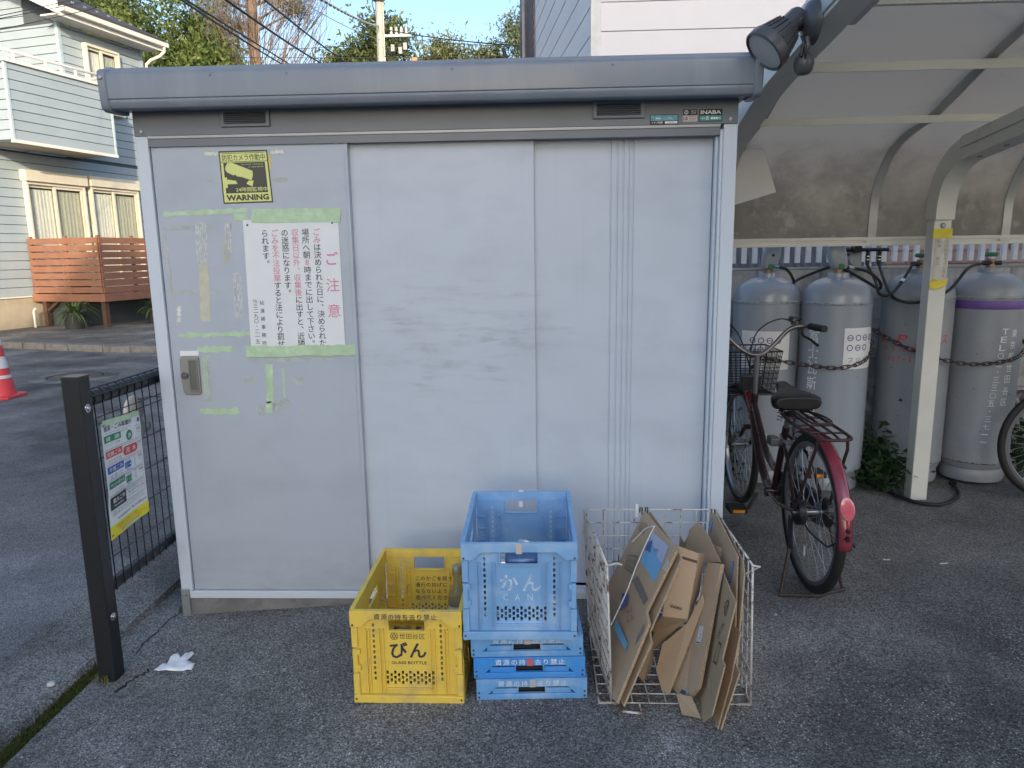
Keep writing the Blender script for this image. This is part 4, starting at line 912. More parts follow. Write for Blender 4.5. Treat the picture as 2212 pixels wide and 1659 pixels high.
def yz_at(yq):
    for (a, b_) in zip(RP[:-1], RP[1:]):
        if b_[0] <= yq <= a[0]: t = (yq-a[0])/(b_[0]-a[0]); return a[1]+(b_[1]-a[1])*t
for yq, hh in ((.80,.024),(.41,.028),(.0,.024),(-.45,.024)):
    z = yz_at(yq)-.018
    m = MB(); m.box(2.50,6.2,yq-.028,yq+.028,z-hh,z); m.box(2.50,6.2,yq-.034,yq-.0285,z-hh-.012,z-.005); m.build("purlin", M['alu_white'], cp, bevel=.002)
m = MB(); m.box(2.24,6.3,1.345,1.405,1.402,1.448); m.box(2.24,6.3,1.338,1.3445,1.402,1.416); m.box(2.24,6.3,1.338,1.3445,1.432,1.449); m.build("rear_beam", M['alu_white'], cp, bevel=.002)
for x in RX: MB().box(x-.035,x+.035,1.333,1.3375,1.418,1.43).build("beam_clip", M['alu_white'], cp)
# right frame: post, elbow, arm
post = MB().box(3.557,3.645,1.19,1.27,0,1.53).build("post", M['alu_white'], cp, bevel=.004)
for z in (1.50,): MB().lathe([(0,-.006),(.011,-.006),(.013,-.002),(.016,0)], 6, (3.601,1.189,z), 'y').build("bolt", M['galv'], post)
ARM = spl([(1.23,1.531),(1.222,1.64),(1.18,1.745),(1.10,1.82),(1.0,1.862)],5)
band(ARM, .055, -.052, 3.553, 3.649).build("elbow", M['alu_white'], cp, smooth=40)
ra = band([(1.0,1.863),(.62,1.908),(-.2,2.01),(-.9,2.10)], .058, -.058, 3.549, 3.653).build("arm", M['alu_white'], cp, bevel=.004)
MB().prism([(3.5485,.999,1.859),(3.5485,.62,1.904),(3.5485,-.2,2.006),(3.5485,-.9,2.096),(3.5485,-.9,2.102),(3.5485,-.2,2.012),(3.5485,.62,1.910),(3.5485,.999,1.865)], (-.0015,0,0)).build("arm_groove", M['galv'], ra)
for y in (.92,.72,.2): MB().lathe([(0,-.006),(.012,-.006),(.014,0)], 6, (3.60,y,1.804+(1.0-y)*.12), 'z').build("bolt", M['galv'], ra)
# left frame
MB().box(2.405,2.495,1.19,1.27,0,1.53).build("post", M['alu_white'], cp, bevel=.004)
LARM = spl([(1.23,1.531),(1.222,1.66),(1.17,1.80),(1.02,1.92),(.80,1.985),(.42,2.085),(-.1,2.155),(-.6,2.215),(-1.2,2.28)],5)
la = band(LARM, .062, -.062, 2.40, 2.50).build("arm", M['alu_white'], cp, smooth=40)
m = MB(); m.prism([(2.392,-.16,2.112),(2.392,-.16,2.255),(2.392,-1.0,2.36),(2.392,-1.0,2.21)], (.145,0,0)); m.build("arm_sleeve", M['alu'], cp, bevel=.003)
MB().box(2.41,2.52,-.1655,-.1602,2.116,2.128).build("sleeve_trim", M['white'], cp)
# notes taped round the right post
nt_ = thing("taped_note", "handwritten paper note tied to the carport post with yellow tape", "note")
papn = mat("old_note_paper", (.56,.55,.50), .8, var=.08, vscale=14); ytape = mat("yellow_tape", (.72,.60,.05), .45, var=.12, vscale=20)
m = MB(); k = 9; m.add([(3.566+.072*i/8, 1.1875-.003*math.sin(i*.9)-.002*math.sin(j*2), 1.21+.23*j/5) for i in range(9) for j in range(6)], [(i*6+j,(i+1)*6+j,(i+1)*6+j+1,i*6+j+1) for i in range(8) for j in range(5)])
m.build("sheet", papn, nt_, smooth=60, fixn=False)
hw = Ink(); rg = random.Random(3)
for c_, tx in ((3.622,"へいおねがいします"),(3.585,"駐輪  禁止")):
    for i, ch in enumerate(tx):
        if ch != ' ': hw.cell(ch, c_+rg.uniform(-.002,.002), 1.42-i*.0225, .019)
hw.build("lettering", M['ink_grey'], nt_, on_front(1.1822))
MB().box(3.552,3.650,1.1835,1.1875,1.435,1.485).build("tape", ytape, nt_, bevel=.002)
m = MB(); m.prism([(3.553,1.183,1.205),(3.575,1.176,1.225),(3.60,1.181,1.215),(3.646,1.182,1.222),(3.640,1.178,1.195),(3.61,1.170,1.178),(3.585,1.177,1.17),(3.556,1.180,1.175)], (0,.006,0)); m.build("tape", ytape, nt_)

# ---- motion-sensor floodlight on the left arm
fl = thing("floodlight", "dark grey motion sensor floodlight clamped to the carport arm", "floodlight", (2.398,-.180,2.122))
fgm = mat("floodlight_plastic", (.068,.072,.080), .38, var=.1, vscale=20, rvar=.08); fgl = mat("frosted_lens", (.42,.43,.42), .25, var=.06)
MB().lathe([(0,-.042),(.03,-.040),(.055,-.030),(.070,-.012),(.073,0)], 28, (0,0,0), 'x').build("mount_plate", fgm, fl, smooth=40)
Bk, Fr = V(-.060,.016,.008), V(-.170,-.002,-.100); ax = (Fr-Bk).normalized(); Lh = (Fr-Bk).length
hd = bpy.data.objects.new("lamp_head", None); COL.objects.remove(hd) if False else None
def along(profile, name, mtl, par, n=28, ribs=0):
    q = ax.to_track_quat('Z','Y').to_matrix().to_4x4(); q.translation = Bk; m = MB(); m.lathe(profile, n)
    if ribs:
        for i in range(ribs):
            a = 2*math.pi*i/ribs; d = V(math.cos(a),math.sin(a),0); t = V(-d.y,d.x,0)
            m.add([d*.036+t*.002+V(0,0,.035), d*.036-t*.002+V(0,0,.035), d*.064-t*.002+V(0,0,.10), d*.064+t*.002+V(0,0,.10), d*.050+t*.002+V(0,0,.035), d*.050-t*.002+V(0,0,.035), d*.070-t*.002+V(0,0,.10), d*.070+t*.002+V(0,0,.10)], [(0,1,2,3),(4,5,6,7),(0,1,5,4),(1,2,6,5),(2,3,7,6),(3,0,4,7)])
    m.v = [tuple(q @ Vector(v)) for v in m.v]; return m.build(name, mtl, par, smooth=35)
head = along([(0,-.03),(.030,-.028),(.036,-.015),(.038,.03),(.046,.045),(.066,.10),(.074,.105),(.077,.115),(.077,.142),(.071,.146),(.068,.138),(0,.138)], "lamp_head", fgm, fl, 28, 20)
along([(0,.142),(.066,.1395)], "lens", fgl, head)
MB().tube([(-.03,0,0),(-.05,-.02,-.01),Bk], .016, 10).build("swivel_arm", fgm, fl, smooth=50)
sn = MB(); sn.lathe([(0,-.045),(.018,-.042),(.029,-.03),(.033,-.01),(.031,.008),(.022,.022),(0,.026)], 20, (-.035,-.015,-.125)); sn.build("motion_sensor", fgm, fl, smooth=50)
MB().tube([(-.03,-.02,-.055),(-.03,-.03,-.085),(-.035,-.018,-.102)], .010, 8).build("sensor_stem", fgm, fl, smooth=50)
MB().tube([(-.035,.0,-.05),(-.05,-.05,-.075),(-.055,-.045,-.115),(-.04,-.03,-.128)], .004, 6).build("cord", M['black'], fl, smooth=50)
MB().tube([(-.055,-.04,-.055),(-.045,-.055,-.09),(-.04,-.045,-.125)], .004, 6).build("cord", M['black'], fl, smooth=50)
# white board beyond the shed
wb = MB(); wb.prism([(2.41,1.150,1.985),(2.624,1.150,1.962),(2.721,1.150,1.681),(2.41,1.150,1.59)], (0,.012,0))
tag(wb.build("white_board", M['white'], bevel=.002), "blank white board fixed to the carport frame beyond the shed", "board")
# cable hanging under the roof
tag(MB().tube(spl([(3.05,.95,2.6),(3.3,.60,2.42),(3.3,.43,2.31),(3.35,.20,2.20),(3.9,.0,2.14),(4.6,-.1,2.2)],6), .011, 8).build("hanging_cable", mat("grey_cable",(.34,.34,.33),.6), smooth=60), "pale grey cable sagging under the carport roof", "cable")

# ------------------------------------------------------------------ block wall and picket rail behind the gas cylinders
bw = thing("block_wall", "weathered concrete block wall behind the gas cylinders", "wall", (2.1,1.95,0))
cbm = [mat("concrete_block_%d" % i, c, .95, var=.22, vscale=9, col2=c2, c2scale=6, c2lo=.5, c2hi=.66, bump=.6, bscale=60) for i, (c, c2) in enumerate((((.40,.395,.37),(.22,.22,.20)),((.34,.34,.32),(.50,.50,.47)),((.44,.43,.41),(.27,.26,.24))))]
MB().box(0,4.6,.014,.11,-.02,1.262).build("mortar", mat("mortar",(.15,.15,.14),.95), bw) if False else None
bmesh_ = [MB().box(0,.388,0,.10,0,.186).mesh("block", c) for c in cbm]
rg = random.Random(2)
def orn():                                        # open ornamental block: frame with crossing petals
    m = MB(); m.holes(.388,.186,.10,[(.025,.025,.363,.161)], lambda u,v,t: (u,t,v))
    for sgn in (1,-1):
        m.tube([(.03,.05,.093-.06*sgn),(.12,.05,.093-.02*sgn),(.194,.05,.093+.045*sgn),(.27,.05,.093-.02*sgn),(.36,.05,.093-.06*sgn)], .016, 6)
    m.box(.18,.208,.02,.08,.02,.166); return m.mesh("ornamental_block", cbm[2])
om = orn()
for r_ in range(7):
    z = 1.262-.19*(r_+1); off = .2 if r_ % 2 else 0
    for c_ in range(12):
        x = c_*.392-off
        o = bpy.data.objects.new("block", om if (r_ == 4) else bmesh_[rg.randrange(3)]); COL.objects.link(o); o.parent = bw
        o.location = (x, rg.uniform(-.002,.002), max(z, -.1))
MB().box(-.2,4.5,.005,.095,1.2625,1.275).build("cap_mortar", cbm[1], bw)
pf = thing("picket_fence", "white picket rail on top of the block wall", "fence", (2.1,2.0,1.275))
sm_ = MB().box(-.014,.014,-.012,.012,.028,.34).mesh("picket", M['white']); 
for i in range(66):
    o = bpy.data.objects.new("picket", sm_); COL.objects.link(o); o.parent = pf; o.location = (.03+i*.0675, 0, 0)
for z in (.285,): MB().box(0,4.5,.0125,.03,z,z+.035).build("rail", M['white'], pf)
for x in (.0,1.5,3.0,4.5): MB().box(x-.016,x+.016,.0125,.045,-.01,.34).build("post", M['white'], pf)
# beyond the fence: brick planter wall and an added dark sheet for dark stripes, partly slat shadows
br = thing("brick_wall", "terracotta brick garden wall beyond the picket rail", "wall", (3.75,3.1,0))
MB().box(0,3.4,.012,.11,0,1.78).build("core", mat("brick_mortar",(.25,.22,.21),.9), br)
bk = [MB().box(0,.30,0,.1,0,.092).mesh("brick", mat("brick_%d" % i, c, .85, var=.2, vscale=12)) for i, c in enumerate(((.26,.185,.165),(.23,.155,.14),(.29,.21,.19)))]
for r_ in range(17):
    for c_ in range(11):
        o = bpy.data.objects.new("brick", bk[rg.randrange(3)]); COL.objects.link(o); o.parent = br; o.location = (c_*.31-(.15 if r_ % 2 else 0), rg.uniform(-.004,.004), .04+r_*.102)
ds = MB(); 
for i in range(26): x = i*.055; ds.add([(x,0,0),(x+.0275,0,.014),(x+.055,0,0),(x,.55,.62),(x+.0275,.55,.634),(x+.055,.55,.62)], [(0,1,4,3),(1,2,5,4)])
tag(ds.build("stripe_stand_in", mat("dark_sheet",(.055,.058,.062),.5), loc=(2.55,2.45,1.10), fixn=False), "added dark ribbed sheet standing in for shadow stripes behind the picket rail", "sheet")

# ------------------------------------------------------------------ gas cylinders
def cyl_map(cx, cy, Rr, ang0):                    # u = arc length to the right of the direction facing the camera
    base = math.atan2(CAMP[1]-cy, CAMP[0]-cx)
    def fn(u, v): a = base+ang0+u/Rr; return (cx+Rr*math.cos(a), cy+Rr*math.sin(a), v)
    return fn
RC = .190
gp = [mat("cylinder_grey", (.285,.325,.385), .30, var=.02, vscale=4, rvar=.015, coat=.25), mat("cylinder_grey_worn", (.265,.285,.315), .38, var=.08, vscale=6, rvar=.1, col2=(.27,.28,.295), c2scale=5, c2lo=.55, c2hi=.75)]
purp = mat("purple_band", (.15,.075,.30), .5, var=.1)
prof_c = [(.0,.035),(.15,.035),(.165,.0),(.172,0),(.178,.02),(.176,.055),(.168,.075),(.180,.082),(.192,.11),(.1955,.118),(.1955,.126),(.195,.132),(.195,1.072),(.1975,1.074),(.1985,1.080),(.1975,1.087),(.1935,1.0895),(.190,1.12),(.178,1.152),(.155,1.182),(.12,1.205),(.085,1.218),(.062,1.222),(.060,1.246),(.052,1.248),(0,1.248)]
CY = [(2.855,1.65),(3.205,1.50),(3.715,1.60),(4.112,1.60)]
lab = ["grey gas cylinder with white logo label, behind the bicycle basket","grey gas cylinder with white vertical company name, next to the hose manifold","worn grey gas cylinder with red print behind the carport post","worn grey gas cylinder with a purple shoulder band"]
cyls = []
for i, (cx, cy) in enumerate(CY):
    t = thing("gas_cylinder", lab[i], "gas cylinder", (cx,cy,.006 if i < 2 else .02), 0, "gas cylinders chained to the block wall"); cyls.append(t)
    MB().lathe([(r_*RC/.195, z) for r_, z in prof_c], 48).build("body", gp[0] if i < 2 else gp[1], t, smooth=32)
    MB().tube([(0,0,1.248),(0,0,1.30)], [.026,.022], 12).build("valve", mat("brass",(.30,.20,.13),.5,metal=.6), t, smooth=40)
    if i in (0,1):
        MB().tube([(0,-.02,1.285),(.0,-.045,1.285)], .016, 10).build("valve_knob", mat("green_knob",(.03,.16,.09),.5), t, smooth=40)
        # tilted plastic cover over the valve
        m = MB(); tl_ = .10 if i == 0 else -.12
        ring = []
        for zz, rx, ry in ((1.272,.038,.030),(1.282,.045,.035),(1.34,.050,.040),(1.40,.047,.036),(1.415,.036,.026)):
            ring.append([(rx*math.copysign(abs(math.cos(a))**.6,math.cos(a))+tl_*(zz-1.272)*1.6, ry*math.copysign(abs(math.sin(a))**.6,math.sin(a)), zz) for a in [2*math.pi*k/24 for k in range(24)]])
        m.add([p for r_ in ring for p in r_], [(j*24+k,j*24+(k+1)%24,(j+1)*24+(k+1)%24,(j+1)*24+k) for j in range(4) for k in range(24)]+[tuple(range(23,-1,-1)),tuple(96+k for k in range(24))])
        cv = m.build("valve_cover", mat("cover_plastic",(.30,.33,.36),.35,var=.04), t, smooth=50)
        MB().lathe([(0,-.0405),(.008,-.0405),(.009,-.036)], 14, (.012 if i == 0 else .034,-.0,1.35), 'y').build("cover_hole", M['black'], cv)
    else:
        MB().lathe([(0,1.335),(.030,1.335),(.034,1.328),(.034,1.318),(.028,1.312),(0,1.31)], 16).build("valve_wheel", mat("green_wheel",(.04,.16,.07),.5), t, smooth=40)
        MB().tube([(-.06,-.01,1.275),(.05,-.01,1.275)], .014, 10).build("valve_outlet", M['black'], t, smooth=40)
    MB().box(-.03,.03,-.001,.001,-.02,.02).build("shoulder_tag", M['paper'], t, loc=(-.01,-.105,1.205), rot=(RAD(-62),0,0)) if i < 2 else None
MB().lathe([(RC+.0006,1.018),(RC+.0012,1.019),(RC+.0012,1.066),(RC+.0006,1.067)], 48).build("purple_band", purp, cyls[3], smooth=40)
rustm = mat("rust_streak",(.11,.055,.035),.9,var=.4,vscale=40)
def on_cyl(i, ang=0, dr=.0012):
    base = math.atan2(CAMP[1]-CY[i][1], CAMP[0]-CY[i][0]); z0 = cyls[i].location.z
    def fn(u, v): a = base+ang+u/RC; return ((RC+dr)*math.cos(a), (RC+dr)*math.sin(a), v-z0)
    return fn
def dense(u0, v0, u1, v1, n=14):                 # rectangle subdivided so that it can wrap the cylinder
    k = Ink()
    for j in range(n): k.rect(u0+(u1-u0)*j/n, v0, u0+(u1-u0)*(j+1)/n, v1)
    return k
lg = mat("logo_purple",(.09,.05,.24),.5)
def gas_label(i, u0, u1, v0, v1):
    uc = (u0+u1)/2; w = u1-u0; h = v1-v0
    s_ = dense(u0,v0,u1,v1).build("label_sheet", M['paper'], cyls[i], on_cyl(i))
    k = Ink(); r_ = .0175
    for row, vv in enumerate((v0+h*.76, v0+h*.52)):
        for c_ in range(4 if row == 0 else 3):
            uu = uc-.072+c_*.048 if row == 0 else uc-.072+c_*.048; k.ring(uu,vv,r_,.005)
            if (c_+row) % 2 == 0: k.rect(uu-r_*.75,vv-.0022,uu+r_*.75,vv+.0022)
            if row == 0 and c_ == 3: k.rect(uu-.002,vv-r_*.75,uu+.002,vv+r_*.75)
    k.build("logo", lg, s_, on_cyl(i,0,.0018))
    k = Ink()
    for c_, ch in enumerate("フジガス"): k.word(ch, uc-.065+c_*.046, v0+h*.22, h=.026)
    k.build("lettering", M['ink'], s_, on_cyl(i,0,.0018))
gas_label(0, -.142,.146,.70,.925); gas_label(1, .052,.262,.725,.955)
k = Ink()
for c_, ch in enumerate("富士瓦斯株式会社"): k.word(ch, -.112,.905-c_*.0905, h=.078, w=.062, bold=.006)
k.build("lettering", mat("faded_white_print",(.74,.76,.78),.5), cyls[1], on_cyl(1))
k = Ink()
for c_, ch in enumerate("LPガス"): k.word(ch, -.175+c_*.115, .872, h=.05, w=.052, bold=.006, shear=.15)
for c_, ch in enumerate("充てん期限"): k.word(ch, -.165+c_*.055, .815, h=.032, w=.036)
for c_, ch in enumerate("2027-1"): k.word(ch, -.165+c_*.03, .755, h=.03 if ch != '-' else .004, w=.018 if ch != '1' else .008)
k.build("lettering", M['ink_red'], cyls[2], on_cyl(2))
k = Ink(); 
for c_, ch in enumerate("東京都世田谷区"): k.word(ch, .165-.004*c_, .905-c_*.066, h=.046 if ch != '区' else .04, w=.036)
for c_, ch in enumerate("TEL〇三・三三〇五・三七一一"):
    h_ = {'・':.008,'一':.005}.get(ch,.034); k.word(ch, .108-.004*c_, .915-c_*.046, h=h_, w={'・':.008}.get(ch,.034), bold=.0)
k.build("lettering", mat("white_print",(.72,.73,.73),.5), cyls[3], on_cyl(3))
rs_ = Ink(); rg = random.Random(8)
for j in range(60):
    u = rg.uniform(-.25,.25); rs_.rect(u,.116+.02,u+rg.uniform(.004,.02),.116+.02+rg.uniform(.002,.006))
rs_.build("rust_line", rustm, cyls[3], on_cyl(3,0,.0022))
for i, n_ in ((0,14),(1,18),(2,55),(3,60)):
    k = Ink()
    for j in range(n_):
        u, v, r_ = rg.uniform(-.28,.28), rg.uniform(.15,1.05), rg.choice((.0012,.0016,.002,.0035)); k.poly([(u+r_*math.cos(a)*rg.uniform(.5,1.6), v+r_*math.sin(a)*rg.uniform(.5,1.6)) for a in (0,1,2.1,3.1,4.2,5.2)])
    o = k.build("paint_chips", rustm, cyls[i], on_cyl(i,0,.0009)); o['kind'] = 'stuff'
    k = Ink()
    for j in range(90): u = rg.uniform(-.3,.3); v = rg.choice((.118,.122,1.078,1.082))+rg.uniform(-.003,.003)+cyls[i].location.z; k.rect(u, v, u+rg.uniform(.004,.016), v+rg.uniform(.0015,.003))
    o = k.build("seam_grime", mat("seam_grime_%d" % i,(.13,.11,.095),.9,var=.3,vscale=40), cyls[i], on_cyl(i,0,.0042)); o['kind'] = 'stuff'
# chains
def chain(name, pts, label):
    t = thing(name, label, "chain"); path = [Vector(p) for p in spl(pts, 24)]; d = [0]
    for a, b_ in zip(path[:-1], path[1:]): d.append(d[-1]+(b_-a).length)
    n = int(d[-1]/.036); m = MB(); st = [(.017*math.cos(a)+(.011 if math.cos(a) > 0 else -.011), .0105*math.sin(a), 0) for a in [2*math.pi*k/12 for k in range(12)]]
    m.tube(st, .0028, 6, closed=True); me = m.mesh("link", mat("rusty_chain",(.075,.05,.042),.7,metal=.4,var=.3,vscale=50), 60)
    for i in range(n):
        s_ = (i+.5)*d[-1]/n; j = max(k for k in range(len(d)) if d[k] <= s_); j = min(j, len(path)-2)
        p = path[j].lerp(path[j+1], (s_-d[j])/max(1e-6,d[j+1]-d[j])); dr = (path[j+1]-path[j]).normalized()
        q = dr.to_track_quat('X','Z'); o = bpy.data.objects.new("link", me); COL.objects.link(o); o.parent = t; o.location = p
        o.rotation_mode = 'QUATERNION'; o.rotation_quaternion = q @ Matrix.Rotation(RAD(12+78*(i % 2)),3,'X').to_quaternion()
    return t
chain("chain", [(2.68,1.52,.80),(2.78,1.455,.775),(2.92,1.42,.75),(3.06,1.335,.737),(3.18,1.295,.737),(3.32,1.335,.775),(3.42,1.5,.86)], "rusty chain strung across the two glossy gas cylinders")
chain("chain", [(3.46,1.62,.92),(3.52,1.50,.87),(3.60,1.41,.82),(3.80,1.385,.755),(3.98,1.385,.735),(4.18,1.40,.765),(4.30,1.52,.84),(4.34,1.9,.86)], "rusty chain strung across the two worn gas cylinders")
# manifold and hoses
mf = thing("gas_manifold", "grey pressure regulator with black pipe fittings above the cylinders", "regulator", (3.42,1.86,1.27))
rgm = mat("regulator_grey",(.33,.34,.34),.5,var=.06)
MB().box(-.05,.05,-.05,.03,-.02,.14).build("regulator_body", rgm, mf, bevel=.012); MB().lathe([(0,-.085),(.030,-.082),(.034,-.05)], 18, (-.01,0,.05), 'y').build("diaphragm", rgm, mf, smooth=40)
MB().tube([(.0,-.10,.115),(.0,-.04,.115)], .024, 14).build("cap", M['black'], mf, smooth=40); MB().tube([(-.14,-.05,.11),(.20,-.05,.11)], .012, 10).build("pipe", M['black'], mf, smooth=40)
for x in (-.12,.08,.15):
    MB().tube([(x,-.05,.11),(x,-.05,.02)], .012, 10).build("fitting", M['black'], mf, smooth=40)
    for zz in (.05,.07): MB().lathe([(.0135,-.004),(.016,-.003),(.016,.003),(.0135,.004)], 14, (x,-.05,zz)).build("silver_ring", M['steel'], mf, smooth=40)
MB().tube([(0,.0,-.02),(0,.0,-1.2)], .018, 10).build("downpipe", rgm, mf, smooth=40)
tag(MB().tube([(3.47,1.90,0),(3.47,1.90,1.1)], .028, 12).build("drain_pipe", mat("beige_pipe",(.42,.38,.31),.55), smooth=50), "beige pipe running up the block wall between cylinders", "pipe")
def hose(pts, label, fit=()):
    t = thing("gas_hose", label, "hose"); MB().tube(spl(pts, 8), .0085, 8).build("hose", M['black_rubber'], t, smooth=60)
    for p, q in fit: MB().tube([p,q], .0115, 10).build("silver_ferrule", M['steel'], t, smooth=40)
hose([(2.875,1.615,1.290),(2.93,1.56,1.275),(2.975,1.56,1.21),(3.02,1.70,1.15),(3.1,1.86,1.2),(3.30,1.81,1.29)], "short black hose dropping from the cylinder behind the basket", [((2.880,1.61,1.291),(2.902,1.588,1.288))])
hose([(3.23,1.50,1.283),(3.33,1.44,1.265),(3.40,1.42,1.21),(3.44,1.5,1.16),(3.46,1.75,1.2),(3.30,1.81,1.30)], "black hose arching off the cylinder with company name", [((3.258,1.482,1.282),(3.282,1.468,1.278))])
hose([(3.50,1.81,1.29),(3.44,1.55,1.20),(3.42,1.45,1.135),(3.47,1.43,1.13),(3.55,1.48,1.19),(3.66,1.585,1.294)], "looped black hose from regulator to cylinder behind the post", [((3.555,1.484,1.195),(3.575,1.50,1.208))])
hose([(3.57,1.81,1.29),(3.50,1.55,1.18),(3.50,1.42,1.105),(3.60,1.36,1.09),(3.75,1.36,1.15),(3.90,1.45,1.27),(4.06,1.59,1.295)], "longest black hose reaching the purple banded cylinder", [((4.02,1.56,1.290),(4.05,1.585,1.294))])
tag(MB().tube(spl([(3.93,1.40,.03),(3.915,1.45,.016),(3.90,1.36,.0145),(3.82,1.20,.0145),(3.66,1.08,.0145),(3.54,1.13,.0145),(3.49,1.30,.0145),(3.52,1.42,.0145),(3.62,1.46,.0145)],8), .0105, 8).build("rubber_hose", M['black_rubber'], smooth=60), "black rubber hose lying looped round the carport post foot", "hose")
# leafy plants at the wall foot
def leafy(loc, n, label, seed, h=.35, w=.22):
    rg = np.random.default_rng(seed); t = thing("leafy_weed", label, "plant", loc); m = MB(); r2 = random.Random(seed)
    for i in range(n):
        a = r2.uniform(0,6.28); L_ = h*r2.uniform(.5,1.0); d = V(math.cos(a),math.sin(a)*.6,0); tip = d*w*r2.uniform(.3,1)+V(0,0,L_); m.tube([(0,0,0), tuple(d*w*.2+V(0,0,L_*.6)), tuple(tip)], [.004,.003,.0015], 4)
    m.build("stem", mat("weed_stem",(.06,.09,.03),.7), t, fixn=False)
    k = n*16; p = rg.normal(size=(k,3))*[w*.5,w*.35,h*.28]+[0,0,h*.5]; p[:,2] = np.abs(p[:,2])+.02
    a = rg.normal(size=(k,3)); a[:,2] *= .5; a /= np.linalg.norm(a,axis=1)[:,None]; b_ = np.cross(a,rg.normal(size=(k,3))*[.4,.4,1]); b_ /= np.linalg.norm(b_,axis=1)[:,None]; s = .065*rg.uniform(.5,1.3,k)[:,None]
    vs = np.stack([p, p+a*s*.5+b_*s*.22, p+a*s, p+a*s*.5-b_*s*.22],1).reshape(-1,3); np_mesh("leaves", vs, k, leafmat("weed_leaf_%d" % seed,(.012,.035,.014),(.04,.085,.03),9), t)
leafy((3.47,1.50,0), 26, "dark green leafy weeds between the two pairs of cylinders", 1, .30, .16)
leafy((3.48,1.33,0), 16, "low leafy weeds at the left of the carport post", 6, .22, .15)
leafy((2.62,1.62,0), 24, "dark leafy weeds beside the bicycle front wheel", 2, .45, .22)
leafy((4.42,1.62,0), 20, "dark leafy weeds behind the wheel of the silver bicycle", 3, .40, .2)
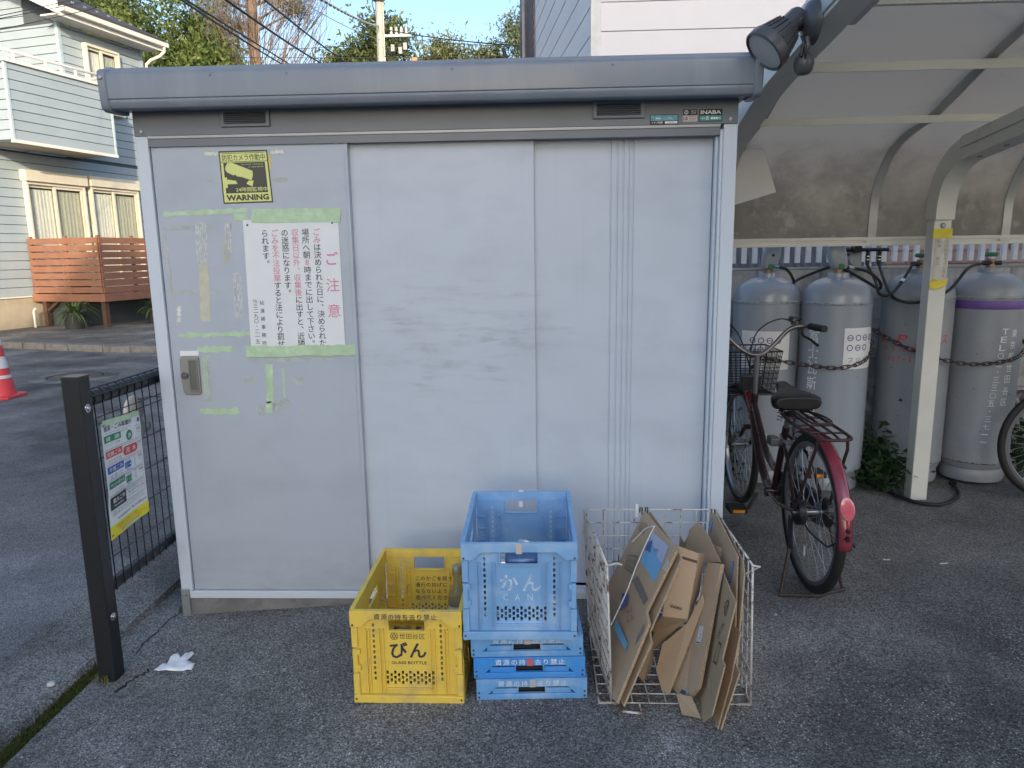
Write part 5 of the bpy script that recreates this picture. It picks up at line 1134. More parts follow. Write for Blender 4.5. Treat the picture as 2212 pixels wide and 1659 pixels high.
# ------------------------------------------------------------------ bicycle (local x forward, y left, z up; origin at rear contact)
def bicycle(label, loc, rz, paint, guard_paint):
    t = thing("bicycle", label, "bicycle", loc, rz, "bicycles under the carport")
    blk = M['black']; R0 = .325; WB = 1.07
    alu = mat("rim_alloy",(.36,.37,.38),.3,metal=.9,var=.06); spk = mat("spoke_steel",(.52,.53,.54),.3,metal=.8); grub = mat("bike_grime",(.035,.025,.025),.5,metal=.4,var=.3)
    wm = {}
    m = MB(); m.lathe([(R0-.036,-.010),(R0-.030,-.016),(R0-.012,-.0175),(R0-.003,-.010),(R0,0),(R0-.003,.010),(R0-.012,.0175),(R0-.030,.016),(R0-.036,.010)], 72, (0,0,0), 'y'); wm['tyre'] = m.mesh("tyre", M['black_rubber'], 60)
    m = MB(); m.lathe([(R0-.034,-.013),(R0-.050,-.013),(R0-.056,-.006),(R0-.056,.006),(R0-.050,.013),(R0-.034,.013),(R0-.034,-.013)], 72, (0,0,0), 'y'); wm['rim'] = m.mesh("rim", alu, 40)
    m = MB(); m.tube([(0,-.05,0),(0,.05,0)], .012, 12); m.lathe([(.012,-.034),(.027,-.034),(.027,-.030),(.012,-.028)], 18, (0,0,0), 'y'); m.lathe([(.012,.028),(.027,.030),(.027,.034),(.012,.034)], 18, (0,0,0), 'y'); wm['hub'] = m.mesh("hub", alu, 40)
    m = MB()
    for k in range(36):
        a = 2*math.pi*k/36; s_ = -1 if k % 2 else 1; off = .62*(1 if (k//2) % 2 else -1); c_, d_ = a+off, a
        m.tube([(.025*math.cos(c_),.031*s_,.025*math.sin(c_)),((R0-.052)*math.cos(d_),.002*s_,(R0-.052)*math.sin(d_))], .0013, 4, cap=False)
    wm['spokes'] = m.mesh("spokes", spk)
    def wheel(name, x):
        w = MB().tube([(0,-.075,0),(0,.075,0)], .006, 8).build(name, alu, t, loc=(x,0,R0))
        for k in wm:
            o = bpy.data.objects.new(k, wm[k]); COL.objects.link(o); o.parent = w
        return w
    rw = wheel("rear_wheel", 0); fwh = wheel("front_wheel", WB)
    def guard(name, x, a0, a1, wd=.052):
        m = MB(); n = 34; k = 9
        for i in range(n+1):
            a = a0+(a1-a0)*i/n
            for j in range(k):
                q = -1+2*j/(k-1); rr = R0+.024-.014*q*q; m.v.append((x+rr*math.cos(a), q*wd/2, R0+rr*math.sin(a)))
        m.f = [(i*k+j,i*k+j+1,(i+1)*k+j+1,(i+1)*k+j) for i in range(n) for j in range(k-1)]; m.m = [0]*len(m.f)
        o = m.build(name, guard_paint, t, smooth=60, fixn=False); s_ = o.modifiers.new("thick",'SOLIDIFY'); s_.thickness = .0015; return o
    rg_ = guard("rear_mudguard", 0, RAD(55), RAD(184)); 
    guard("front_mudguard", WB, RAD(-10), RAD(135))
    # oval reflector and cable clip on the rear guard
    a = RAD(158); cx, cz = (R0+.028)*math.cos(a), R0+(R0+.028)*math.sin(a); nrm = V(math.cos(a),0,math.sin(a)); tn = V(-math.sin(a),0,math.cos(a)); m = MB(); n = 24; P0 = V(cx,0,cz)
    vs = [P0+V(0,.026*math.cos(q),0)+tn*.042*math.sin(q) for q in [2*math.pi*i/n for i in range(n)]]; vs += [v+nrm*.008 for v in vs]+[P0+nrm*.012]
    m.add(vs, [(i,(i+1)%n,n+(i+1)%n,n+i) for i in range(n)]+[(n+i,n+(i+1)%n,2*n) for i in range(n)]); m.build("reflector", mat("red_reflector",(.55,.10,.13),.15,coat=.8,var=.15,vscale=90), t, smooth=30)
    a = RAD(174); q = V((R0+.028)*math.cos(a),0,R0+(R0+.028)*math.sin(a)); 
    for yy in (-.006,.010): MB().lathe([(0,-.004),(.008,-.003),(.008,.004)], 10, tuple(q+V(-.002,0,yy*2)), 'x').build("clip", blk, t)
    MB().tube([q+V(-.003,0,.0), V(-.30,-.05,.30), V(-.15,-.06,.30), V(-.02,-.055,.325)], .004, 6).build("mudguard_stay", blk, t, smooth=60); MB().tube([q+V(-.003,0,.0), V(-.30,.05,.30), V(-.15,.06,.30), V(-.02,.055,.325)], .004, 6).build("mudguard_stay", blk, t, smooth=60)
    # frame
    BB = V(.47,0,.255); ST = V(.345,0,.60); HT0 = V(.855,0,.52); HT1 = V(.835,0,.66)
    m = MB()
    m.tube(spl([HT0+V(0,0,.06),(.79,0,.47),(.68,0,.34),(.58,0,.27),tuple(BB)],6), .021, 12)
    m.tube(spl([HT0+V(0,0,.10),(.74,0,.52),(.60,0,.41),(.48,0,.37),(.425,0,.38)],6), .017, 12)
    m.tube([BB, ST], .016, 12); m.tube([HT0, HT1], .020, 12)
    for s_ in (1,-1):
        m.tube([BB+V(-.02,.025*s_,0), V(.25,.045*s_,.27), V(0,.062*s_,R0)], .010, 8); m.tube([ST+V(.02,.014*s_,-.04), V(.2,.045*s_,.52), V(0,.062*s_,R0)], .008, 8)
    m.tube([BB+V(0,-.04,0),BB+V(0,.04,0)], .024, 14); fr = m.build("frame", paint, t, smooth=60)
    Ink().word("●●● ▲", 0,0, h=.02).build("frame_sticker", M['ink_white'], fr, lambda u,v: (.795+v*.55-.0, .0215, .50+u*.55)) if False else None
    # front fork, steering
    m = MB()
    for s_ in (1,-1): m.tube(spl([(.862,.04*s_,.47),(.90,.048*s_,.42),(.97,.052*s_,.36+.05),(WB-.02,.055*s_,R0+.02),(WB,.055*s_,R0)],5), .011, 8)
    m.tube([(.862,-.045,.475),(.862,.045,.475)], .013, 8); m.build("fork", paint, t, smooth=60)
    MB().tube([HT1, (.822,0,.86)], .0125, 10).build("stem", alu, t, smooth=50)
    hb = MB()
    barp = spl([(.73,.285,1.0),(.86,.262,1.0),(.885,.18,.985),(.87,.09,.90),(.845,.03,.862),(.835,0,.858),(.845,-.03,.862),(.87,-.09,.90),(.885,-.18,.985),(.86,-.262,1.0),(.73,-.285,1.0)],6)
    hb = hb.tube(barp, .0115, 10).build("handlebar", mat("bar_steel",(.22,.20,.20),.35,metal=.8,var=.1), t, smooth=60)
    for s_ in (1,-1):
        MB().tube([(.715,.2875*s_,1.0),(.845,.266*s_,1.0)], .0175, 12).build("grip", M['black_rubber'], hb, smooth=50)
        MB().tube(spl([(.87,.24*s_,.985),(.86,.235*s_,.955),(.80,.25*s_,.94),(.74,.27*s_,.915)],5), .007, 8).build("brake_lever", blk, hb, smooth=50)
        MB().tube(spl([(.87,.235*s_,.98),(.96,.16*s_,1.03),(1.02,.05*s_,.95),(.95,0,.78),(.88,.0,.62)],6), .0035, 6).build("brake_cable", blk, hb, smooth=60)
    MB().lathe([(0,.034),(.02,.03),(.030,.015),(.030,.008),(.012,.004),(.012,-.012)], 18, (.872,-.19,1.02)).build("bell", mat("bell_dark",(.06,.06,.065),.3,metal=.5), hb, smooth=40)
    MB().tube([(.845,-.195,1.03),(.825,-.215,1.04)], .004, 6).build("bell_lever", blk, hb)
    # wire basket in front
    bz0, bz1 = .63, .86; bsk = MB()
    def bq(u, v, w):                              # u,v in -1..1 , w height 0..1
        s_ = .80+.20*w; return V(1.06+.145*u*s_+.02*w, .165*v*s_, bz0+(bz1-bz0)*w)
    wires = MB()
    for lvl in range(9):
        w = lvl/8; wires.tube([bq(-1,-1,w),bq(1,-1,w),bq(1,1,w),bq(-1,1,w)], .0022 if 0 < lvl < 8 else .0045, 5, closed=True)
    for side in range(4):
        for k in range(13):
            q = -1+2*k/12; f = {0:lambda w:bq(-1,q,w),1:lambda w:bq(1,q,w),2:lambda w:bq(q,-1,w),3:lambda w:bq(q,1,w)}[side]; wires.tube([f(0),f(1)], .002, 4)
    for k in range(12): q = -1+2*k/11; wires.tube([bq(q,-1,0),bq(q,1,0)], .002, 4); wires.tube([bq(-1,q,0),bq(1,q,0)], .002, 4)
    bk_ = wires.build("basket", blk, t, fixn=False)
    MB().tube([(.835,0,.80),(.86,0,.80),(.915,0,.78)], .010, 8).build("basket_bracket", blk, bk_); MB().tube([(1.05,.07,.63),(1.05,.06,.50),(WB,.062,R0)], .005, 6).build("basket_stay", blk, bk_); MB().tube([(1.05,-.07,.63),(1.05,-.06,.50),(WB,-.062,R0)], .005, 6).build("basket_stay", blk, bk_)
    MB().box(.90,.955,-.05,.05,.66,.74).build("lamp_bracket", blk, bk_, bevel=.006)
    # saddle
    m = MB(); secs = [(.205,.095,.708,.765),(.235,.108,.70,.772),(.28,.098,.705,.776),(.33,.060,.72,.778),(.38,.034,.73,.785),(.43,.026,.738,.795),(.455,.020,.745,.79)]; n = 16; ring = []
    for (x, wd, z0, z1) in secs:
        for k in range(n):
            a = 2*math.pi*k/n; zc = (z0+z1)/2; ring.append((x, wd*math.copysign(abs(math.cos(a))**.7,math.cos(a)), zc+(z1-zc)*math.copysign(abs(math.sin(a))**.55,math.sin(a))))
    q = len(secs); m.add(ring, [(i*n+k,i*n+(k+1)%n,(i+1)*n+(k+1)%n,(i+1)*n+k) for i in range(q-1) for k in range(n)]+[tuple(range(n-1,-1,-1)),tuple((q-1)*n+k for k in range(n))])
    sd = m.build("saddle", mat("saddle_vinyl",(.008,.0085,.010),.42,var=.1,rvar=.08), t, smooth=60, bevel=.006)
    for s_ in (1,-1):
        MB().tube([(.245+.014*math.cos(k*.9),.062*s_+.014*math.sin(k*.9),.655+k*.0022) for k in range(24)], .003, 6).build("saddle_spring", M['steel'], sd, smooth=60)
        MB().tube([(.245,.06*s_,.652),(.34,.02*s_,.66),(.43,.015*s_,.735)], .0035, 6).build("saddle_rail", M['steel'], sd)
    MB().tube([ST, (.322,0,.665)], .0125, 10).build("seat_post", alu, t); MB().tube([(.31,-.03,.66),(.34,.03,.66)], .016, 8).build("seat_clamp", blk, t)
    # rack
    m = MB(); y0, y1 = .055, .075; zr = .685
    m.tube(spl([(.29,y0,zr+.01),(.10,y1,zr),(-.12,.068,zr),(-.19,.05,zr-.003),(-.195,-.05,zr-.003),(-.12,-.068,zr),(.10,-y1,zr),(.29,-y0,zr+.01)],5), .0065, 8)
    for y in (-.025,.025): m.tube([(.26,y,zr+.006),(-.10,y*.9,zr+.0),(-.19,y*.6,zr-.003)], .005, 6)
    for x in (.16,.02,-.10): m.tube([(x,-.072,zr),(x,.072,zr)], .0045, 6)
    m.tube(spl([(.24,-.02,zr+.012),(.1,-.04,zr+.03),(-.05,-.04,zr+.03),(-.06,.04,zr+.03),(.1,.04,zr+.03),(.24,.02,zr+.012)],4), .004, 6)
    for s_ in (1,-1): m.tube([(-.165,.055*s_,zr-.003),(-.16,.060*s_,zr-.05),(-.005,.066*s_,R0+.02)], .0065, 8)
    m.build("rear_rack", mat("rack_paint",(.05,.025,.026),.5,metal=.3,var=.2), t, smooth=60)
    # drive: chain case, cranks, pedals
    m = MB(); out = []
    for k in range(14): a = RAD(90)+math.pi*k/13; out.append((0+.062*math.cos(a), R0+.0+.062*math.sin(a)))
    for k in range(14): a = RAD(-90)+math.pi*k/13; out.append((BB.x+.095*math.cos(a), BB.z+.095*math.sin(a)))
    m.prism([(x,-.072,z) for x,z in out], (0,.028,0)); m.build("chain_case", M['black'], t, bevel=.006)
    for s_, ang in ((1,RAD(-50)),(-1,RAD(130))):
        e_ = BB+V(.16*math.cos(ang),.085*s_,.16*math.sin(ang)); cr_ = MB().tube([BB+V(0,.075*s_,0), e_], [.012,.009], 8).build("crank", alu, t, smooth=50)
        pd = MB().box(e_.x-.045,e_.x+.045,e_.y+(.012 if s_ > 0 else -.10),e_.y+(.10 if s_ > 0 else -.012),e_.z-.013,e_.z+.013).build("pedal", M['black_rubber'], t, bevel=.004)
        for dx in (-.0465,.0465): MB().box(e_.x+dx-.0015,e_.x+dx+.0015,e_.y+s_*.03,e_.y+s_*.085,e_.z-.007,e_.z+.007).build("pedal_reflector", mat("amber",(.75,.26,.03),.25,coat=.5), pd)
    # ring lock, hub motor-like brake drum, stand
    MB().lathe([(.040,-.012),(.052,-.012),(.052,.012),(.040,.012)], 22, (.315,.0,.545), 'z', a0=.9, a1=5.4).build("ring_lock", mat("lock_grey",(.16,.17,.18),.4,metal=.5), t, smooth=40)
    MB().box(.28,.35,.045,.085,.525,.565).build("lock_body", mat("lock_black",(.09,.095,.10),.45), t, bevel=.008)
    MB().tube([(0,.035,R0),(0,.062,R0)], .052, 24).build("drum_brake", blk, t, smooth=40)
    m = MB(); m.tube(spl([(.02,.075,R0-.02),(-.03,.09,.20),(-.075,.13,.02),(-.09,.14,.008)],5), .0075, 8); m.tube(spl([(.02,-.075,R0-.02),(-.02,-.09,.20),(-.03,-.13,.02),(-.04,-.14,.008)],5), .0075, 8); m.tube([(-.09,.14,.008),(-.10,.0,.008),(-.04,-.14,.008)], .0075, 8); m.build("stand", mat("stand_steel",(.07,.055,.05),.6,metal=.5,var=.3), t, smooth=60)
    MB().tube([(.02,.075,R0-.03),(-.06,.10,.23),(-.10,.11,.215)], .010, 8).build("stand_lever", blk, t, smooth=60)
    m = MB(); m.box(-.012,.012,-.004,.004,-.022,.022); m.build("wheel_reflector", mat("clear_reflector",(.5,.52,.54),.2), rw, loc=(.06,.0,-.19))
    return t
red = mat("dark_red_paint",(.024,.007,.009),.28,var=.15,vscale=6,coat=.6,rvar=.06)
b1 = bicycle("dark red city bicycle with wire basket parked beside the shed", (2.60,.12,.004), RAD(90), red, mat('red_guard_paint',(.22,.028,.045),.24,var=.15,vscale=6,coat=.6,rvar=.06))
slv = mat("silver_paint",(.34,.35,.36),.35,metal=.5,var=.05)
b2 = bicycle("silver bicycle beyond the carport post, mostly hidden from view", (5.395,1.10,.004), RAD(176), slv, slv)
for o in list(b2.children):
    if o.name.startswith("front_mudguard"): bpy.data.objects.remove(o, do_unlink=True)
# ------------------------------------------------------------------ folding crates
CW, CD, CH = .350, .480, .315
def crate_slots():
    h = []
    for k in range(11):
        z = .072+k*.0182
        for xc in (.069,.281): h.append((xc-.0035-.012, z-.025, xc+.0035-.012, z+.0115-.025))
    for r_ in range(6):
        for c_ in range(13):
            if (r_+c_) % 2: continue
            x = .105+c_*.0117; z = .058+r_*.0083; h.append((x-.012, z-.025, x+.0078-.012, z+.0072-.025)) if False else None
    for c_ in range(13):
        for r_ in range(3 if c_ % 2 == 0 else 2):
            x = .104+c_*.0121; z = .058+r_*.0172+(0 if c_ % 2 == 0 else .0086); h.append((x-.012, z-.025, x+.0076-.012, z+.0125-.025))
    h.append((.119-.012,.243-.025,.231-.012,.287-.025)); return h
HS = crate_slots()
def rim_front(m, y0, y1, z_hi, drop, drop2, x_a=.062, x_b=.288):
    prof = [(0,z_hi),(CW,z_hi),(CW,z_hi-drop),(CW-.035,z_hi-drop),(CW-.062,z_hi-drop2),(.062,z_hi-drop2),(.035,z_hi-drop),(0,z_hi-drop)]
    m.prism([(x,y0,z) for x,z in prof], (0,y1-y0,0))
def crate(label, loc, rz, pl, group, pl2=None):
    t = thing("folding_crate", label, "crate", loc, rz, group); dk = pl2 or pl
    m = MB(); m.box(0,CW,0,.012,0,.026); m.box(0,CW,CD-.012,CD,0,.026); m.box(0,.012,.0121,CD-.0121,0,.026); m.box(CW-.012,CW,.0121,CD-.0121,0,.026)
    base = m.build("base_tray", pl, t, bevel=.002)
    MB().holes(CW-.026,CD-.026,.006,[(.02+i*.042,.02+j*.05,.02+i*.042+.022,.02+j*.05+.030) for i in range(7) for j in range(9)], lambda u,v,w: (.013+u,.013+v,.006+w)).build("bottom_grid", pl, base)
    m = MB(); rim_front(m, -.003,.013,CH,.053,.028); rim_front(m, CD-.013,CD+.003,CH,.053,.028)
    m.box(-.002,.012,.0132,CD-.0132,CH-.050,CH); m.box(CW-.012,CW+.002,.0132,CD-.0132,CH-.050,CH)
    m.box(.130,.220,-.0045,-.0031,CH-.012,CH+.003)
    rim = m.build("top_rim", pl, t, bevel=.002)
    for x in (.008,CW-.008):
        for z in (.268,.014): MB().lathe([(0,-.001),(.0032,-.001),(.0036,.0004)], 10, (x,-.0033 if z > .1 else -.0003,z), 'y').build("pin", M['rust'], rim)
    for nm, yy, sg in (("front_panel",.0135,1),("back_panel",CD-.0195,1)):
        p = MB().holes(CW-.024,.262,.006,HS, lambda u,v,w,yy=yy: (.012+u,yy+w,.025+v)).build(nm, pl, t)
        m = MB(); yr = (yy-.0072,yy) if nm == "front_panel" else (yy-.007,yy)
        for x in (.046,.056,.088,.101,.248,.262,.293,.303): m.box(x-.0012,x+.0012,yr[0],yr[1],.03,.25)
        m.box(.1,.25,yr[0],yr[1],.045,.049); 
        if nm == "back_panel":
            for z in (.09,.135,.18,.225):
                m.box(.015,.0445,yr[0],yr[1],z,z+.003); m.box(.089,.0995,yr[0],yr[1],z,z+.003); m.box(.3045,.335,yr[0],yr[1],z,z+.003); m.box(.2495,.2605,yr[0],yr[1],z,z+.003)
        m.build("ribs", pl, p)
        m = MB()                                   # bevelled lip round the hand hole
        m.holes(.122,.046,.006,[(.005,.004,.117,.0461)], lambda u,v,w,yy=yy: (.114+u,yy-.0062+w,.239+v)); m.build("hand_hole_lip", pl, p, bevel=.0015)
    # corner hinges on the front face
    for x0, x1 in ((.001,.020),(CW-.020,CW-.001)):
        m = MB(); m.box(x0,x1,.002,.013,.027,.10); m.box(x0+.002,x1-.002,.000,.012,.104,.185); m.box(x0,x1,.003,.013,.189,.258)
        xo = x1 if x0 < .1 else x0; m.box(xo-.006,xo+.006,.001,.0125,.11,.128); m.box(xo-.006,xo+.006,.001,.0125,.165,.182); m.build("hinge", pl, t, bevel=.0015)
    hs = [(.18,.19,.30,.222)]
    for a0 in (.035,.325):
        for c_ in range(9):
            for r_ in range(7 if c_ % 2 == 0 else 6): x = a0+c_*.0135; z = .045+r_*.018+(0 if c_ % 2 == 0 else .009); hs.append((x,z,x+.0075,z+.0125))
    for x0 in (.004,CW-.010):
        sp = MB().holes(CD-.042,.250,.006,hs, lambda u,v,w,x0=x0: (x0+w,.021+u,.027+v)).build("side_panel", pl, t)
        m = MB(); xx = x0-.003 if x0 < .1 else x0+.0061
        for z in (.045,.14,.147): m.box(xx,xx+.0029,.022,CD-.022,z,z+.004)
        for y in (.03,.165,.315,.45): m.box(xx,xx+.0029,y,y+.004,.0495,.1395)
        m.build("ribs", pl, sp)
    return t, rim
def folded(label, loc, rz, pl, txt_seed, faded=False):
    t = thing("folded_crate", label, "crate", loc, rz, "folded blue crates under the can crate"); H = .0725
    m = MB(); m.box(0,CW,0,.014,0,.019); m.box(0,CW,CD-.014,CD,0,.019); m.box(0,.014,.0141,CD-.0141,0,.019); m.box(CW-.014,CW,.0141,CD-.0141,0,.019); m.build("base_tray", pl, t, bevel=.002)
    m = MB(); rim_front(m, -.002,.014,H,.053,.028); rim_front(m, CD-.014,CD+.002,H,.053,.028); m.box(-.001,.013,.0141,CD-.0141,.0195,H); m.box(CW-.013,CW+.001,.0141,CD-.0141,.0195,H)
    m.box(.13,.22,-.0032,-.0021,H-.011,H+.002); rim = m.build("top_rim", pl, t, bevel=.002)
    for xa, xb, xc in ((.05,.128,.1281),(.222,.30,.217)): m = MB(); m.box(xa,xb,.004,.012,.0195,.036); m.box(xc,xc+.0049,.001,.0125,.021,.044); m.build("latch", pl, t, bevel=.0015)
    MB().box(.016,CW-.016,.05,CD-.016,.03,.060).build("folded_panels", pl, t); MB().box(.02,CW-.02,.016,.0495,.021,.034).build("slot_shade", M['crack_slot'], t)  # near-black strip paints the shade inside the front slot
    for x in (.008,CW-.008):
        for z in (.026,.0095): MB().lathe([(0,-.001),(.0032,-.001),(.0036,.0004)], 10, (x,-.0024 if z > .02 else -.0003,z), 'y').build("pin", M['rust'], rim)
    k = Ink(); rg = random.Random(txt_seed)
    for i, ch in enumerate("資源の持ち去り禁止"):
        if faded and i == 4: continue
        k.cell(ch, .078+i*.0248, H-.0155, .0215, .006)
    k.build("lettering", mat("worn_white_ink",(.62,.70,.78),.6,var=.15,vscale=200) if faded else M['ink_white'], rim, lambda u,v: (u,-.0029 if not .13 < u < .22 else -.0038,v))
    Ink().rect(.168,H-.028,.186,H-.002).build("sticker", mat("strip_sticker_%d" % txt_seed, ((.50,.42,.40),(.55,.13,.14),(.42,.44,.42))[txt_seed % 3], .5), rim, lambda u,v: (u,-.0044,v))
    return t
yel = mat("yellow_plastic",(.78,.56,.09),.45,var=.06,vscale=9,rvar=.08,col2=(.48,.37,.15),c2scale=9,c2lo=.50,c2hi=.76)
blu = mat("faded_blue_plastic",(.20,.40,.68),.48,var=.06,vscale=9,rvar=.08,col2=(.36,.53,.74),c2scale=8,c2lo=.48,c2hi=.70)
blu2 = mat("bright_blue_plastic",(.05,.27,.70),.42,var=.05,vscale=9,rvar=.08,col2=(.10,.33,.70),c2scale=6,c2lo=.5,c2hi=.75)
blu3 = mat("grey_blue_plastic",(.13,.34,.66),.48,var=.07,vscale=9,col2=(.32,.48,.68),c2scale=8,c2lo=.48,c2hi=.68)
YL = (.896,-.688,-.003); 
yc, yrim = crate("yellow folding crate for glass bottles standing on the asphalt", YL, RAD(-.6), yel, "recycling crates")
fr = lambda y: (lambda u, v: (u, y, v))
k = Ink()
for i, ch in enumerate("資源の持ち去り禁止"): k.cell(ch, .086+i*.0222, .2975, .0205, .014)
k.build("lettering", M['ink'], yrim, lambda u,v: (u,-.0036 if not .13 < u < .22 else -.0051,v))
k = Ink(); k.ring(.134,.2235,.0125,.0016)
for j in range(6): a = math.pi*j/3+.52; k.poly([(.134+.0035*math.cos(a-.5),.2235+.0035*math.sin(a-.5)),(.134+.010*math.cos(a-.16),.2235+.010*math.sin(a-.16)),(.134+.010*math.cos(a+.16),.2235+.010*math.sin(a+.16)),(.134+.0035*math.cos(a+.5),.2235+.0035*math.sin(a+.5))])
for i, ch in enumerate("世田谷区"): k.cell(ch, .160+i*.0205, .2235, .0205)
k.cell("び", .145,.176,.060,.022).cell("ん", .207,.176,.058,.022); k.word("GLASS BOTTLE", .178,.1335, h=.0105, w=.112, bold=.014)
k.build("lettering", M['ink'], yc, fr(.0128))
k = Ink()
for r_, tx in enumerate(("このかごを開き","通行の妨げに","ならないよう","並べてください。")):
    for i, ch in enumerate(tx): k.cell(ch, .128+i*.0205, .205-r_*.0255, .0190, .012)
k.build("lettering", M['ink'], yc, fr(CD-.0202))
# folded stack
folded("lowest folded blue crate of the stack, resting on the asphalt", (1.284,-.674,.0), RAD(2.6), blu3, 2, True)
folded("bright blue folded crate in the middle of the stack", (1.277,-.674,.0742), RAD(2.2), blu2, 1, False)
folded("faded folded blue crate directly under the open can crate", (1.270,-.676,.1486), RAD(2.4), blu3, 0, True)
bc, brim = crate("open faded blue crate for cans on top of the folded stack", (1.250,-.702,.2232), RAD(.4), blu, "recycling crates")
wk = mat("worn_white_print",(.45,.58,.74),.6,var=.25,vscale=60,col2=(.14,.31,.57),c2scale=45,c2lo=.52,c2hi=.60)
k = Ink(); k.cell("か", .142,.182,.060,.02).cell("ん", .212,.182,.062,.02); k.build("lettering", wk, bc, fr(.0128))
Ink().word("C", .132,.135, h=.021, w=.0135).word("A", .168,.135, h=.021, w=.0155).word("N", .207,.135, h=.021, w=.0155).build("lettering", mat("soft_white_print",(.55,.66,.80),.6,var=.1,vscale=80), bc, fr(.0128))
Ink().rect(.166,.283,.184,.3155).build("paper_tape", mat("torn_label",(.58,.50,.46),.6,col2=(.5,.2,.2),c2scale=60), brim, fr(-.0056))
MB().box(.166,.182,CD-.006,CD+.0045,.300,.3185).build("paper_tape", M['paper'], brim); MB().box(.166,.180,CD-.0212,CD-.0203,.262,.283).build("paper_tape", M['paper'], bc)
# cans in the blue crate, bottles in the yellow one
cm = [mat("can_%d" % i, c, .3, metal=mt_, var=.12, vscale=40) for i, (c, mt_) in enumerate((((.62,.62,.62),.9),((.45,.03,.035),.4),((.03,.035,.05),.4),((.55,.53,.46),.5),((.50,.35,.12),.6),((.10,.18,.35),.4)))]
cl_ = ["silver","red","black","cream","gold","dark blue"]
canp = [(0,.026),(.024,.0),(.027,0),(.033,.008),(.033,.108),(.027,.118),(.0265,.121),(.024,.119),(0,.117)]
cmesh = []
for i in range(6):
    mm_ = MB(); mm_.lathe([(r_, z) for r_, z in canp[1:7]], 20); mm_.lathe([(0,.002),(.024,.0)], 20, mi=1); mm_.lathe([(.024,.119),(.0265,.121)], 20, mi=1); mm_.lathe([(0,.117),(.024,.119)], 20, mi=1); cmesh.append(mm_.mesh("can", [cm[i],M['steel']], 40))
rg = random.Random(12); spots = []
for lvl, zz in enumerate((.045,.105,.165)):
    for iy in range(6):
        for ix in range(2): spots.append((.085+ix*.155+rg.uniform(-.015,.015), .055+iy*.072, zz, rg.uniform(-.3,.3)))
O = Vector((1.250,-.702,.2232))
for k_, x in enumerate((.12,.19,.245)): spots.append((x, .078, .215+.012*(k_ % 2), .25-.2*k_))
for j, (x, y, z, a) in enumerate(spots):
    if .14 < z < .2 and y > .28: continue
    i = (j*5+j//3) % 6; o = bpy.data.objects.new("can", cmesh[i]); COL.objects.link(o)
    o.location = O+V(x-.06*math.cos(a), max(.075,y)-.06*math.sin(a), z); o.rotation_euler = (rg.uniform(-.08,.08), RAD(90), a)
    tag(o, "empty %s drink can lying in the open blue crate" % cl_[i], "can", "%s cans in the blue crate" % cl_[i])
o = bpy.data.objects.new("can", cmesh[0]); COL.objects.link(o); o.location = O+V(.165,.15,.135); o.rotation_euler = (RAD(-20),RAD(14),0); tag(o, "silver can standing on top of the pile, at the crate's front edge", "can")
btg = mat("brown_glass",(.34,.32,.22),.06,var=.1,alpha=.45,spec=.8); btc = mat("bottle_cap",(.33,.29,.22),.4,metal=.3)
def bottle(loc, h, label, tilt=(0,0,0), gm=btg):
    t = thing("glass_bottle", label, "bottle", loc); t.rotation_euler = tilt
    MB().lathe([(0,.004),(.030,0),(.034,.006),(.034,h*.55),(.028,h*.66),(.0145,h*.76),(.013,h*.9),(.0155,h*.92),(.0155,h*.94)], 24).build("glass", gm, t, smooth=50)
    MB().lathe([(.0165,h*.90),(.0175,h*.905),(.0175,h),(.016,h*1.008),(0,h*1.008)], 20).build("cap", btc, t, smooth=35)
    m = MB(); m.lathe([(.0345,h*.2),(.0347,h*.5)], 24); m.build("paper_label", mat("bottle_label",(.62,.60,.52),.6,var=.1), t, smooth=60); return t
bottle((1.190,-.33,.012), .285, "brown glass bottle with cap standing in the crate's back corner")
bottle((.99,-.35,.045), .24, "clear bottle lying on the crate floor", (RAD(90),0,RAD(30)), mat("clear_glass",(.30,.33,.31),.06,alpha=.5,spec=.8))
bottle((1.12,-.50,.045), .23, "green bottle lying on the crate floor", (RAD(90),0,RAD(-60)), mat("green_glass",(.03,.10,.04),.08,alpha=.8,spec=.8))

# ------------------------------------------------------------------ wire basket
wbk = thing("wire_basket", "rusty white wire basket holding flattened cardboard", "basket", (1.668,-.700,0))
wr = mat("white_coated_wire",(.62,.60,.55),.5,var=.08,vscale=30,col2=(.17,.075,.04),c2scale=22,c2lo=.53,c2hi=.62)
def grid(name, O_, U_, V_, nu, nv, r=.0022, rb=.0036, skip=()):
    O_, U_, V_ = Vector(O_), Vector(U_), Vector(V_); m = MB()
    m.tube([O_,O_+U_,O_+U_+V_,O_+V_], rb, 6, closed=True)
    nn = U_.cross(V_).normalized()*.002
    for i in range(1,nu): m.tube([O_+U_*i/nu+nn, O_+U_*i/nu+V_+nn], r, 5, cap=False)
    for j in range(1,nv): m.tube([O_+V_*j/nv-nn, O_+V_*j/nv+U_-nn], r, 5, cap=False)
    return m.build(name, wr, wbk, smooth=60, fixn=False)
grid("floor_grid", (0,0,.012), (.468,0,0), (0,.47,0), 9, 9)
grid("back_grid", (0,.475,.014), (.450,0,0), (-.004,.012,.450), 8, 9)
grid("side_grid", (.040,.012,.012), (-.040,.455,.006), (-.018,.0,.452), 26, 9)
grid("side_grid", (.466,.0,.012), (.0,.47,0), (-.012,.004,.455), 9, 8)
m = MB(); m.tube([(.062,-.003,.010),(.062,-.035,.008),(.120,-.042,.006),(.125,-.042,.006),(.125,-.003,.010)], .0034, 6); m.build("front_loop", wr, wbk, smooth=60)
for x, z in ((-.012,.40),(-.018,.37)): pass
